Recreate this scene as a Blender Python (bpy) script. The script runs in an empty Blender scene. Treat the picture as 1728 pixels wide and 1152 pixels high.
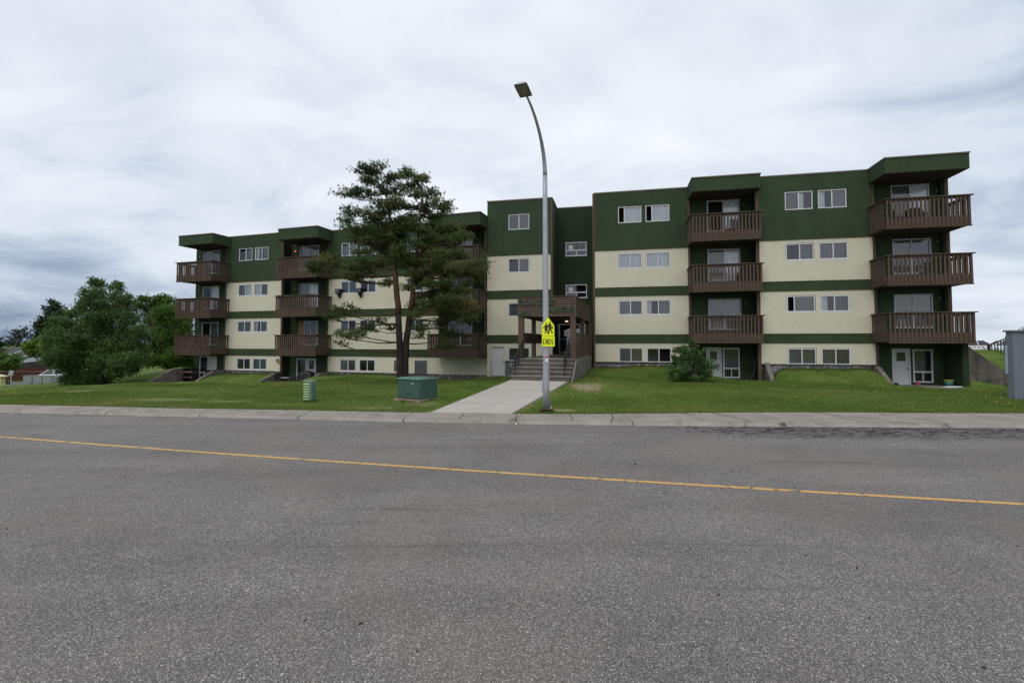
import bpy, bmesh, math, random
import numpy as np
from mathutils import Matrix, Vector

SC = bpy.context.scene
COL = SC.collection
R = math.radians
rnd = random.Random(7)
rng = np.random.default_rng(11)

# ------------------------------------------------------------------ camera
EYE = 2.2
FOC = 816.0            # focal length in 1728-px units (17 mm on a 36 mm sensor)
PITCH = 2.2
cam_d = bpy.data.cameras.new('camera')
cam = bpy.data.objects.new('camera', cam_d)
COL.objects.link(cam)
cam.location = (0, 0, EYE)
cam.rotation_euler = (R(90 + PITCH), 0, 0)
cam_d.sensor_width = 36
cam_d.lens = 17.0
cam_d.shift_y = -0.0173
cam_d.clip_start = 0.1
cam_d.clip_end = 5000
SC.camera = cam

# ------------------------------------------------------------------ view, world, sun
SC.view_settings.view_transform = 'Standard'
SC.view_settings.look = 'None'
SC.view_settings.exposure = 0.14
SC.view_settings.gamma = 1.0
SC.view_settings.use_curve_mapping = False
SUN_EL, SUN_AZ = 52, 205      # azimuth clockwise from +Y: behind the camera, a little left

world = bpy.data.worlds.new('World')
SC.world = world
world.use_nodes = True
wn = world.node_tree
wn.nodes.clear()


class NT:
    """small helper to wire shader nodes"""
    def __init__(s, tree): s.t = tree
    def n(s, typ, **kw):
        nd = s.t.nodes.new(typ)
        for k, v in kw.items():
            if k.startswith('_'):
                setattr(nd, k[1:], v)
            else:
                key = int(k[1:]) if k[0] == 'i' and k[1:].isdigit() else k.replace('__', ' ')
                if hasattr(v, 'is_linked') or isinstance(v, bpy.types.NodeSocket):
                    s.t.links.new(v, nd.inputs[key])
                else:
                    nd.inputs[key].default_value = v
        return nd
    def math(s, op, a, b=0.0, c=0.0, clamp=False):
        nd = s.t.nodes.new('ShaderNodeMath'); nd.operation = op; nd.use_clamp = clamp
        for i, v in enumerate((a, b, c)):
            if isinstance(v, bpy.types.NodeSocket): s.t.links.new(v, nd.inputs[i])
            else: nd.inputs[i].default_value = v
        return nd.outputs[0]
    def mix(s, f, a, b, blend='MIX'):
        nd = s.t.nodes.new('ShaderNodeMix'); nd.data_type = 'RGBA'; nd.blend_type = blend
        for i, v in ((0, f), (6, a), (7, b)):
            if isinstance(v, bpy.types.NodeSocket): s.t.links.new(v, nd.inputs[i])
            else: nd.inputs[i].default_value = (tuple(v) + (1,))[:4] if i else v
        return nd.outputs[2]
    def noise(s, vec, scale, detail=4, rough=.55, dist=0.0):
        nd = s.n('ShaderNodeTexNoise', Vector=vec, Scale=scale, Detail=detail, Roughness=rough, Distortion=dist)
        return nd.outputs['Fac']
    def ramp(s, fac, stops):
        nd = s.t.nodes.new('ShaderNodeValToRGB')
        cr = nd.color_ramp
        while len(cr.elements) > 1: cr.elements.remove(cr.elements[0])
        cr.elements[0].position = stops[0][0]
        for i, (p, c) in enumerate(stops):
            e = cr.elements[0] if i == 0 else cr.elements.new(p)
            if isinstance(c, (int, float)): c = (c, c, c)
            e.color = tuple(c) + (1,)
        s.t.links.new(fac, nd.inputs[0])
        return nd.outputs[0]
    def link(s, a, b): s.t.links.new(a, b)


w = NT(wn)
tc = w.n('ShaderNodeTexCoord').outputs['Generated']
sky = wn.nodes.new('ShaderNodeTexSky')
sky.sky_type = 'NISHITA'; sky.sun_disc = False
sky.sun_elevation = R(SUN_EL); sky.sun_rotation = R(SUN_AZ)
sep = w.n('ShaderNodeSeparateXYZ', Vector=tc)
dx, dy, dz = sep.outputs[0], sep.outputs[1], sep.outputs[2]
den = w.math('ADD', w.math('MAXIMUM', dz, 0.0), 0.27)
cx_ = w.math('DIVIDE', dx, den); cy_ = w.math('DIVIDE', dy, den)
pl = w.n('ShaderNodeCombineXYZ', X=cx_, Y=cy_, Z=0.0).outputs[0]
big = w.noise(pl, 0.62, 4, .5, .9)
mid = w.noise(w.n('ShaderNodeMapping', Vector=pl, Location=(3.1, 7.2, 0), Rotation=(0, 0, .5), Scale=(1.0, 1.25, 1)).outputs[0], 2.1, 9, .56, .5)
stre = w.noise(w.n('ShaderNodeMapping', Vector=tc, Location=(1.3, .4, 0), Scale=(2.2, 2.2, 8)).outputs[0], 1.9, 8, .57, .6)
low = w.math('SUBTRACT', 1.0, w.math('MULTIPLY', dz, 4.2), clamp=True)        # 1 at the horizon, 0 from 14 deg up
mm = w.math('ADD', w.math('MULTIPLY', big, .55), w.math('MULTIPLY', mid, .45))
mm = w.math('ADD', w.math('MULTIPLY', mm, w.math('SUBTRACT', 1.0, w.math('MULTIPLY', low, .62))), w.math('MULTIPLY', w.math('MULTIPLY', stre, low), .62))
left = w.math('MULTIPLY', w.math('ADD', dx, 0.25), -1.5, clamp=True)           # heavier cloud bank to the west
left = w.math('MULTIPLY', left, w.math('MULTIPLY', w.math('SUBTRACT', 1.0, w.math('MULTIPLY', dz, 4.0), clamp=True), 1.0))
right = w.math('MULTIPLY', w.math('MULTIPLY', w.math('SUBTRACT', dx, 0.45), 0.42, clamp=True), w.math('MULTIPLY', dz, 6.0, clamp=True))
mm = w.math('ADD', .535, w.math('MULTIPLY', w.math('SUBTRACT', mm, .5), 1.15))
v_ = w.math('SUBTRACT', mm, w.math('MULTIPLY', left, .46))
v_ = w.math('SUBTRACT', v_, right)
cl = w.ramp(v_, [(.10, (.12, .17, .28)), (.22, (.22, .29, .41)), (.34, (.43, .50, .62)), (.44, (.66, .72, .81)), (.55, (.80, .84, .905)), (.70, (.92, .94, .975))])
up = w.math('ADD', 1.0, w.math('MULTIPLY', w.math('SUBTRACT', dz, .55, clamp=True), 1.0))  # overcast: zenith brighter
cl = w.mix(1.0, cl, w.n('ShaderNodeCombineXYZ', X=up, Y=up, Z=up).outputs[0], 'MULTIPLY')
b1 = w.n('ShaderNodeBackground', Color=sky.outputs[0], Strength=0.10)
b2 = w.n('ShaderNodeBackground', Color=cl, Strength=1.0)
mx = w.n('ShaderNodeMixShader', i0=0.93, i1=b1.outputs[0], i2=b2.outputs[0])
out = wn.nodes.new('ShaderNodeOutputWorld')
wn.links.new(mx.outputs[0], out.inputs[0])

sd = bpy.data.lights.new('sun', 'SUN')
sd.energy = 1.0; sd.angle = R(30); sd.color = (1, .97, .93)
sun = bpy.data.objects.new('sun', sd); COL.objects.link(sun)
el, az = R(SUN_EL), R(SUN_AZ)
sv = Vector((math.sin(az) * math.cos(el), math.cos(az) * math.cos(el), math.sin(el)))
sun.rotation_euler = sv.to_track_quat('Z', 'Y').to_euler()
sun.location = (0, -20, 40)

# ------------------------------------------------------------------ helpers
WM = {}                     # world matrix of every object made here


class MB:
    def __init__(s): s.v = []; s.f = []
    def quad(s, a, b, c, d):
        n = len(s.v); s.v += [a, b, c, d]; s.f.append((n, n + 1, n + 2, n + 3)); return s
    def poly(s, pts):
        n = len(s.v); s.v += list(pts); s.f.append(tuple(range(n, n + len(pts)))); return s
    def box(s, x0, y0, z0, x1, y1, z1, M=None):
        p = [(x0, y0, z0), (x1, y0, z0), (x1, y1, z0), (x0, y1, z0), (x0, y0, z1), (x1, y0, z1), (x1, y1, z1), (x0, y1, z1)]
        if M is not None: p = [tuple(M @ Vector(q)) for q in p]
        n = len(s.v); s.v += p
        s.f += [tuple(n + i for i in q) for q in ((0, 3, 2, 1), (4, 5, 6, 7), (0, 1, 5, 4), (1, 2, 6, 5), (2, 3, 7, 6), (3, 0, 4, 7))]
        return s
    def prism(s, prof, a, b, axis='y'):
        """extrude a 2-D outline (x,z) from y=a to y=b"""
        n = len(s.v); k = len(prof)
        if axis == 'y': s.v += [(x, a, z) for x, z in prof] + [(x, b, z) for x, z in prof]
        elif axis == 'x': s.v += [(a, x, z) for x, z in prof] + [(b, x, z) for x, z in prof]
        else: s.v += [(x, z, a) for x, z in prof] + [(x, z, b) for x, z in prof]
        s.f.append(tuple(range(n, n + k))); s.f.append(tuple(range(n + 2 * k - 1, n + k - 1, -1)))
        for i in range(k):
            j = (i + 1) % k
            s.f.append((n + i, n + k + i, n + k + j, n + j))
        return s
    def tube(s, path, rad, seg=8, cap=True):
        path = [Vector(p) for p in path]
        if not hasattr(rad, '__len__'): rad = [rad] * len(path)
        n0 = len(s.v); up = None
        for i, p in enumerate(path):
            d = (path[min(i + 1, len(path) - 1)] - path[max(i - 1, 0)]).normalized()
            if up is None:
                up = Vector((0, 0, 1)) if abs(d.z) < .9 else Vector((1, 0, 0))
            a = d.cross(up).normalized(); b = a.cross(d).normalized(); up = b
            for k in range(seg):
                t = 2 * math.pi * k / seg
                s.v.append(tuple(p + (a * math.cos(t) + b * math.sin(t)) * rad[i]))
        for i in range(len(path) - 1):
            for k in range(seg):
                k2 = (k + 1) % seg
                s.f.append((n0 + i * seg + k, n0 + i * seg + k2, n0 + (i + 1) * seg + k2, n0 + (i + 1) * seg + k))
        if cap:
            s.f.append(tuple(n0 + k for k in range(seg))[::-1])
            m = n0 + (len(path) - 1) * seg
            s.f.append(tuple(m + k for k in range(seg)))
        return s
    def lathe(s, prof, seg=14, c=(0, 0, 0)):
        n0 = len(s.v)
        for r, z in prof:
            for k in range(seg):
                t = 2 * math.pi * k / seg
                s.v.append((c[0] + r * math.cos(t), c[1] + r * math.sin(t), c[2] + z))
        for i in range(len(prof) - 1):
            for k in range(seg):
                k2 = (k + 1) % seg
                s.f.append((n0 + i * seg + k, n0 + i * seg + k2, n0 + (i + 1) * seg + k2, n0 + (i + 1) * seg + k))
        s.f.append(tuple(n0 + k for k in range(seg))[::-1])
        m = n0 + (len(prof) - 1) * seg
        s.f.append(tuple(m + k for k in range(seg)))
        return s
    def wall(s, u0, u1, z0, z1, holes, y0, y1):
        """vertical sheet with real openings and reveals; front at y0, back at y1"""
        us = sorted({u0, u1, *[h[0] for h in holes], *[h[1] for h in holes]})
        zs = sorted({z0, z1, *[h[2] for h in holes], *[h[3] for h in holes]})
        us = [u for u in us if u0 <= u <= u1]; zs = [z for z in zs if z0 <= z <= z1]
        def solid(i, j):
            if i < 0 or j < 0 or i >= len(us) - 1 or j >= len(zs) - 1: return False
            cu, cz = (us[i] + us[i + 1]) / 2, (zs[j] + zs[j + 1]) / 2
            return not any(h[0] < cu < h[1] and h[2] < cz < h[3] for h in holes)
        for i in range(len(us) - 1):
            for j in range(len(zs) - 1):
                if not solid(i, j): continue
                a, b, c, d = us[i], us[i + 1], zs[j], zs[j + 1]
                s.quad((a, y0, c), (b, y0, c), (b, y0, d), (a, y0, d))
                s.quad((b, y1, c), (a, y1, c), (a, y1, d), (b, y1, d))
                if not solid(i - 1, j): s.quad((a, y1, c), (a, y0, c), (a, y0, d), (a, y1, d))
                if not solid(i + 1, j): s.quad((b, y0, c), (b, y1, c), (b, y1, d), (b, y0, d))
                if not solid(i, j - 1): s.quad((a, y1, c), (b, y1, c), (b, y0, c), (a, y0, c))
                if not solid(i, j + 1): s.quad((a, y0, d), (b, y0, d), (b, y1, d), (a, y1, d))
        return s
    def mesh(s, name='m', smooth=False):
        me = bpy.data.meshes.new(name)
        me.from_pydata(s.v, [], s.f); me.update()
        if smooth:
            me.polygons.foreach_set('use_smooth', [True] * len(me.polygons))
        return me


def I4(): return Matrix.Identity(4)


def thing(name, M=None, label=None, cat=None, group=None):
    M = M or I4()
    o = bpy.data.objects.new(name, None); COL.objects.link(o)
    o.empty_display_size = .3
    o.matrix_world = M; WM[o.name] = M.copy()
    tag(o, label, cat, group)
    return o


def tag(o, label=None, cat=None, group=None, kind=None):
    for k, v in (('label', label), ('category', cat), ('group', group), ('kind', kind)):
        if v: o[k] = v
    return o


def part(name, mb, mat, parent=None, M=None, smooth=False, kind=None, label=None):
    me = mb if isinstance(mb, bpy.types.Mesh) else mb.mesh(name, smooth)
    if mat is not None and not me.materials: me.materials.append(mat)
    o = bpy.data.objects.new(name, me); COL.objects.link(o)
    M = M or I4()
    if parent is not None:
        o.parent = parent
        o.matrix_basis = WM[parent.name].inverted() @ M
    else:
        o.matrix_basis = M
    WM[o.name] = M.copy()
    if kind: o['kind'] = kind
    if label: o['label'] = label
    return o


def copy_tree(o, M, parent=None, label=None):
    c = o.copy(); COL.objects.link(c)
    D = M @ WM[o.name].inverted()
    c.parent = parent
    c.matrix_basis = (WM[parent.name].inverted() @ M) if parent else M
    WM[c.name] = M.copy()
    if label: c['label'] = label
    for ch in KIDS(o): copy_tree(ch, D @ WM[ch.name], c)
    return c


def KIDS(o): return [x for x in list(COL.objects) if x.parent == o]


def T(x, y, z=0, rz=0): return Matrix.Translation((x, y, z)) @ Matrix.Rotation(rz, 4, 'Z')


def bevel(mb, w_=.01, seg=1, smooth=False):
    bm = bmesh.new(); me = mb.mesh(); bm.from_mesh(me)
    bmesh.ops.remove_doubles(bm, verts=bm.verts, dist=1e-5)
    bmesh.ops.bevel(bm, geom=list(bm.edges), offset=w_, segments=seg, affect='EDGES', clamp_overlap=True)
    bm.to_mesh(me); bm.free()
    return me


CP, SP = math.cos(R(PITCH)), math.sin(R(PITCH))
CYP = 577.5 - FOC * math.tan(R(PITCH))


def at(px, py, Y):
    """world point seen at photo pixel (px,py) lying at distance Y in front of the camera"""
    a = (px - 864) / FOC; b = -(py - CYP) / FOC
    r = Vector((a, CP - b * SP, b * CP + SP)); s = Y / r.y
    return Vector((r.x * s, Y, EYE + r.z * s))


# ------------------------------------------------------------------ materials
MATS = {}


def mat(name, base, rough=.8, var=.0, vs=3.0, bump=0.0, bs=60.0, spec=.3, metal=0.0, dirt=None, fine=0.0, fs=40.0, coord='Object', streak=0.0):
    """procedural paint/stone/wood: base colour, large blotches, fine speckle, fine bump"""
    if name in MATS: return MATS[name]
    m = bpy.data.materials.new(name); m.use_nodes = True; t = NT(m.node_tree)
    p = m.node_tree.nodes['Principled BSDF']
    co = t.n('ShaderNodeTexCoord').outputs[coord]
    col = tuple(base) + (1,)
    c = None
    if var > 0:
        n = t.noise(co, vs, 6, .6, .3)
        c = t.mix(t.math('MULTIPLY', t.math('SUBTRACT', n, .3), 2.2, clamp=True), tuple(x * (1 - var) for x in base), tuple(min(1, x * (1 + var)) for x in base))
    if fine > 0:
        n = t.noise(co, fs, 3, .7)
        k = t.math('ADD', 1 - fine, t.math('MULTIPLY', n, 2 * fine))
        c = t.mix(1.0, c if c is not None else col, t.n('ShaderNodeCombineXYZ', X=k, Y=k, Z=k).outputs[0], 'MULTIPLY')
    if streak > 0:
        mp = t.n('ShaderNodeMapping', Vector=co, Scale=(2.2, 2.2, .16)).outputs[0]
        n = t.ramp(t.noise(mp, 1.5, 7, .65), [(.42, 1.0), (.72, 1 - streak)])
        c = t.mix(1.0, c if c is not None else col, n, 'MULTIPLY')
    if dirt:
        n = t.ramp(t.noise(co, dirt[1], 8, .65, .6), [(dirt[2], 0.0), (dirt[3], 1.0)])
        c = t.mix(n, c if c is not None else col, dirt[0])
    if c is None: p.inputs['Base Color'].default_value = col
    else: t.link(c, p.inputs['Base Color'])
    p.inputs['Roughness'].default_value = rough
    p.inputs['Specular IOR Level'].default_value = spec
    p.inputs['Metallic'].default_value = metal
    if bump > 0:
        bn = t.n('ShaderNodeBump', Strength=bump, Distance=.02, Height=t.noise(co, bs, 4, .7))
        t.link(bn.outputs[0], p.inputs['Normal'])
    MATS[name] = m
    return m


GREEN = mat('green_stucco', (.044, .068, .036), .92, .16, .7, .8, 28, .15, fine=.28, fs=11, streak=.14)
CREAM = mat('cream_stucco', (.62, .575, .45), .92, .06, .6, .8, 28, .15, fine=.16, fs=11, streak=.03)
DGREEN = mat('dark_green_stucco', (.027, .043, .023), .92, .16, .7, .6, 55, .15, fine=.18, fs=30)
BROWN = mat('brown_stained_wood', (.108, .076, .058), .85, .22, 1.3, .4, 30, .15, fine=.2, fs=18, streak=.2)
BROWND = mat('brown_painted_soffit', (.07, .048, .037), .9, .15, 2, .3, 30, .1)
CAP = mat('brown_metal_flashing', (.15, .105, .085), .55, .1, 2, 0, 1, .4)
STONE = mat('dark_grey_parging', (.13, .13, .135), .95, .4, 2.5, 1.0, 18, .15, dirt=((.34, .34, .35), 4.5, .52, .60), fine=.3, fs=14)
CONC = mat('weathered_concrete', (.20, .18, .155), .92, .25, 1.6, .7, 30, .2, dirt=((.085, .075, .065), 2.2, .50, .72), fine=.15, fs=22, streak=.25)
CONCL = mat('pale_concrete', (.275, .245, .21), .9, .16, 1.1, .5, 50, .2, dirt=((.17, .145, .12), 1.9, .50, .72), fine=.22, fs=38)
CONCD = mat('old_stained_concrete', (.150, .135, .115), .93, .35, 1.5, .9, 22, .2, dirt=((.045, .040, .034), 1.6, .46, .62), fine=.25, fs=16, streak=.5)
STEPC = mat('step_concrete', (.23, .21, .185), .9, .18, 2.0, .5, 40, .2, dirt=((.11, .10, .09), 2.5, .5, .7), fine=.12, fs=45)
STEPR = mat('darker_riser_concrete', (.115, .10, .088), .93, .25, 2.0, .5, 40, .15, fine=.15, fs=45)  # risers use a darker concrete colour than the treads
WHITE = mat('white_window_vinyl', (.62, .63, .66), .5, .05, 4, 0, 1, .4, fine=.05, fs=12)
ALU = mat('grey_aluminium', (.40, .41, .43), .45, .08, 4, 0, 1, .5)
WDOOR = mat('white_door_paint', (.60, .59, .60), .5, .06, 2, 0, 1, .4, fine=.06, fs=9)
GDOOR = mat('pale_grey_door_paint', (.56, .545, .56), .55, .06, 2, 0, 1, .4)
BLACK = mat('black_paint', (.012, .012, .013), .45, .1, 4, 0, 1, .5)
RUBBER = mat('black_rubber', (.015, .015, .016), .8, .1, 4)
GALV = mat('galvanised_steel', (.40, .42, .44), .5, .14, 6, .1, 60, .5, metal=.35, fine=.10, fs=14, streak=.15)
RUST = mat('rusty_plate', (.10, .065, .045), .9, .4, 8, .6, 40, .2)
TGREEN = mat('transformer_green', (.045, .098, .075), .55, .12, 2.5, .05, 30, .35, fine=.05, fs=20, dirt=((.09, .15, .11), 3.0, .6, .78))
PGREEN = mat('pedestal_green', (.16, .245, .175), .6, .1, 4, 0, 1, .3, fine=.08, fs=18)
ROOFG = mat('grey_shingle', (.09, .085, .09), .95, .2, 3, .5, 12, .1, fine=.25, fs=10)
ROOFL = mat('pale_grey_roof', (.20, .21, .23), .85, .15, 1.5, .2, 10, .2)
SIDING = mat('pale_siding', (.35, .34, .34), .8, .1, 2)
YSHED = mat('pale_yellow_siding', (.62, .55, .27), .8, .08, 3)
REDWOOD = mat('red_brown_fence_stain', (.085, .030, .020), .85, .22, 2.0, .3, 20, .15, streak=.25)
GREYP = mat('blue_grey_stucco', (.165, .18, .215), .9, .08, 2, .5, 60, .15, fine=.10, fs=35)
CARW = mat('white_car_paint', (.70, .71, .73), .25, .03, 3, 0, 1, .6)
CARG = mat('car_glass', (.02, .025, .03), .06, .0, 1, 0, 1, .8)
REDP = mat('red_vinyl', (.45, .02, .02), .5)
BARK = mat('dark_pine_bark', (.040, .031, .026), .95, .35, 3, 1.0, 14, .1, fine=.4, fs=14)
BARKO = mat('orange_pine_bark', (.092, .056, .037), .95, .35, 2, .8, 14, .1, fine=.35, fs=14)
BBARK = mat('grey_bark', (.07, .06, .05), .95, .3, 3, .6, 14, .1)
BIRCHB = mat('pale_birch_bark', (.30, .28, .25), .9, .3, 3, .4, 14, .1, dirt=((.04, .035, .03), 7, .55, .62))
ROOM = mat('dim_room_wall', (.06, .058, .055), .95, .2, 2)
CURT = mat('white_curtain', (.86, .87, .90), .95, .06, 5)
CURTG = mat('grey_curtain', (.28, .28, .29), .95, .08, 5)
CURTB = mat('beige_curtain', (.30, .27, .21), .95, .08, 5)
CURTT = mat('teal_curtain', (.16, .22, .25), .95, .08, 5)
BLIND = mat('grey_blind', (.20, .205, .22), .9, .05, 5)
PLY = mat('bare_plywood', (.30, .17, .09), .85, .15, 3)
TEXTILE = mat('black_vinyl_cover', (.01, .01, .011), .6, .2, 5, .3, 12, .4)
YELP = mat('yellow_dandelion', (.72, .50, .01), .8)
LETG = mat('green_letter_paint', (.05, .10, .055), .7, .2, 6)
SIGNY = None
SKYBL = mat('mail_box_grey', (.30, .32, .32), .6, .1, 3)
GREYPL = mat('grey_plastic', (.16, .16, .17), .6, .1, 4)
SILV = mat('silver_metal', (.5, .5, .52), .35, .05, 4, 0, 1, .5, metal=.7)


def glass_mat():
    m = bpy.data.materials.new('window_glass'); m.use_nodes = True; t = NT(m.node_tree)
    m.node_tree.nodes.remove(m.node_tree.nodes['Principled BSDF'])
    o = m.node_tree.nodes['Material Output']
    co = t.n('ShaderNodeTexCoord').outputs['Object']
    bn = t.n('ShaderNodeBump', Strength=.08, Distance=.02, Height=t.noise(co, 2.2, 2, .5))
    g = t.n('ShaderNodeBsdfGlossy', Color=(.9, .93, .96, 1), Roughness=.03, Normal=bn.outputs[0])
    tr = t.n('ShaderNodeBsdfTransparent', Color=(.93, .94, .94, 1))
    fr = t.n('ShaderNodeFresnel', IOR=1.52, Normal=bn.outputs[0])
    f = t.math('ADD', t.math('MULTIPLY', fr.outputs[0], 1.25), .035, clamp=True)
    mx = t.n('ShaderNodeMixShader', i0=f, i1=tr.outputs[0], i2=g.outputs[0])
    t.link(mx.outputs[0], o.inputs[0])
    return m


GLASS = glass_mat()


def emis_mat(name, col, st):
    m = bpy.data.materials.new(name); m.use_nodes = True
    p = m.node_tree.nodes['Principled BSDF']
    p.inputs['Base Color'].default_value = tuple(col) + (1,)
    p.inputs['Emission Color'].default_value = tuple(col) + (1,)
    p.inputs['Emission Strength'].default_value = st
    return m


LAMPON = emis_mat('lit_warm_lamp', (1, .72, .42), 1.6)
REDLAMP = emis_mat('lit_red_bulb', (1, .12, .05), 1.5)


def leaf_mat(name, dark, light, yellow, transl=.25):
    m = bpy.data.materials.new(name); m.use_nodes = True; t = NT(m.node_tree)
    p = m.node_tree.nodes['Principled BSDF']; o = m.node_tree.nodes['Material Output']
    at_ = t.n('ShaderNodeAttribute', _attribute_name='tint').outputs['Fac']
    c = t.ramp(at_, [(0, dark), (.6, light), (1, yellow)])
    t.link(c, p.inputs['Base Color']); p.inputs['Roughness'].default_value = .6
    p.inputs['Specular IOR Level'].default_value = .25
    tl = t.n('ShaderNodeBsdfTranslucent', Color=c)
    mx = t.n('ShaderNodeMixShader', i0=transl, i1=p.outputs[0], i2=tl.outputs[0])
    t.link(mx.outputs[0], o.inputs[0])
    return m


BIRCHL = leaf_mat('birch_leaf', (.036, .070, .020), (.082, .150, .040), (.16, .23, .07), .38)
BRIGHTL = leaf_mat('bright_leaf', (.034, .068, .015), (.095, .17, .026), (.18, .27, .04), .35)
DARKL = leaf_mat('dark_leaf', (.014, .030, .014), (.028, .055, .022), (.05, .08, .03))
LIMEL = leaf_mat('lime_leaf', (.05, .10, .012), (.13, .21, .02), (.20, .28, .03))
SHRUBL = leaf_mat('shrub_leaf', (.040, .085, .026), (.095, .185, .052), (.17, .28, .08), .4)
NEEDLE = leaf_mat('pine_needle', (.044, .070, .024), (.120, .172, .055), (.24, .19, .06), .38)
FNEEDLE = leaf_mat('far_pine_needle', (.02, .03, .02), (.04, .05, .03), (.05, .055, .03), .1)
BLADE = leaf_mat('grass_blade', (.064, .108, .015), (.138, .212, .034), (.36, .31, .15), .38)


def concrete_coord(name, coord='Object'):
    return CONCL


def asphalt_mat():
    m = bpy.data.materials.new('worn_asphalt'); m.use_nodes = True; t = NT(m.node_tree)
    p = m.node_tree.nodes['Principled BSDF']
    geo = t.n('ShaderNodeNewGeometry').outputs['Position']
    sp = t.n('ShaderNodeSeparateXYZ', Vector=geo)
    vo = t.n('ShaderNodeTexVoronoi', Vector=geo, Scale=150.0); vo.feature = 'F1'
    vc = t.n('ShaderNodeSeparateColor', Color=vo.outputs['Color'])
    rv = vc.outputs[0]
    stone = t.ramp(rv, [(0, (.080, .075, .071)), (.35, (.125, .117, .110)), (.68, (.165, .153, .143)), (.85, (.235, .216, .198)), (.95, (.38, .345, .31)), (1, (.60, .55, .49))])
    edge = t.ramp(vo.outputs['Distance'], [(.45, 1.0), (.85, .55)])
    c = t.mix(1.0, stone, edge, 'MULTIPLY')
    # coarser aggregate that stays legible a few metres off
    v2 = t.n('ShaderNodeTexVoronoi', Vector=geo, Scale=78.0)
    r2 = t.n('ShaderNodeSeparateColor', Color=v2.outputs['Color']).outputs[1]
    m2 = t.ramp(r2, [(0, .76), (.5, .97), (.88, 1.10), (1, 1.8)])
    c = t.mix(.8, c, t.mix(1.0, c, m2, 'MULTIPLY'))
    # broad wear bands along the road and blotches
    rot = t.n('ShaderNodeMapping', Vector=geo, Rotation=(0, 0, R(9)), Scale=(.06, .55, 1)).outputs[0]
    band = t.ramp(t.noise(rot, 1.6, 5, .55, .4), [(.30, .85), (.5, 1.0), (.72, 1.15)])
    c = t.mix(1.0, c, band, 'MULTIPLY')
    bl = t.ramp(t.noise(geo, .55, 6, .6, .5), [(.3, .86), (.7, 1.12)])
    c = t.mix(1.0, c, bl, 'MULTIPLY')
    # dusty tan patches
    du = t.ramp(t.noise(geo, .33, 5, .6, 1.0), [(.46, 0.0), (.68, .35)])
    c = t.mix(du, c, (.19, .155, .13))
    # thin tyre scuffs / sealed streaks along the road
    sc = t.n('ShaderNodeMapping', Vector=geo, Rotation=(0, 0, R(11)), Scale=(.12, 3.2, 1)).outputs[0]
    ss = t.ramp(t.noise(sc, 1.2, 6, .62, .8), [(.62, 0.0), (.70, .45)])
    c = t.mix(ss, c, (.055, .053, .052))
    # crazed strip against the kerb on the right
    kx = sp.outputs[0]; ky = sp.outputs[1]
    kerb = t.math('SUBTRACT', t.math('SUBTRACT', 12.92, t.math('MULTIPLY', kx, .035)), ky)
    near = t.math('SUBTRACT', 1.05, t.math('MULTIPLY', t.math('ABSOLUTE', t.math('SUBTRACT', kerb, .45)), .85), clamp=True)
    rgt = t.math('MULTIPLY', t.math('SUBTRACT', kx, 3.0), .25, clamp=True)
    cmask = t.math('MULTIPLY', near, rgt)
    wv = t.n('ShaderNodeMapping', Vector=geo, Rotation=(0, 0, R(8)), Scale=(1.0, 2.2, 1)).outputs[0]
    dn = t.n('ShaderNodeTexNoise', Vector=wv, Scale=3.0, Detail=3.0).outputs['Color']
    wv2 = t.mix(.22, wv, dn)
    cv = t.n('ShaderNodeTexVoronoi', Vector=wv2, Scale=3.4); cv.feature = 'DISTANCE_TO_EDGE'
    crack = t.ramp(cv.outputs['Distance'], [(.0, 1.0), (.04, 1.0), (.13, 0.0)])
    pm = t.ramp(t.noise(geo, 1.6, 5, .6, .6), [(.28, 0.0), (.48, 1.0)])
    cm = t.math('MULTIPLY', t.math('MULTIPLY', crack, cmask), pm)
    c = t.mix(t.math('MULTIPLY', cm, 2.2, clamp=True), c, (.014, .013, .013))
    dk = t.math('MULTIPLY', t.math('MULTIPLY', cmask, pm), .75, clamp=True)
    c = t.mix(dk, c, t.mix(.5, c, (.04, .037, .036)))
    # sparse long cracks elsewhere
    lw = t.n('ShaderNodeMapping', Vector=geo, Rotation=(0, 0, R(14)), Scale=(.16, .5, 1)).outputs[0]
    lw2 = t.mix(.12, lw, t.n('ShaderNodeTexNoise', Vector=geo, Scale=1.6, Detail=6.0).outputs['Color'])
    lv = t.n('ShaderNodeTexVoronoi', Vector=lw2, Scale=.9); lv.feature = 'DISTANCE_TO_EDGE'
    lc = t.ramp(lv.outputs['Distance'], [(0, .6), (.002, 0.0)])
    lm = t.math('MULTIPLY', t.ramp(t.noise(geo, .4, 3, .5), [(.50, 0.0), (.62, 1.0)]), t.math('MULTIPLY', t.math('SUBTRACT', ky, 6.0), .5, clamp=True))
    c = t.mix(t.math('MULTIPLY', lc, lm), c, (.03, .028, .027))
    t.link(c, p.inputs['Base Color'])
    p.inputs['Roughness'].default_value = .82
    p.inputs['Specular IOR Level'].default_value = .3
    bn = t.n('ShaderNodeBump', Strength=.55, Distance=.004, Height=vo.outputs['Distance'])
    t.link(bn.outputs[0], p.inputs['Normal'])
    return m


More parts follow.
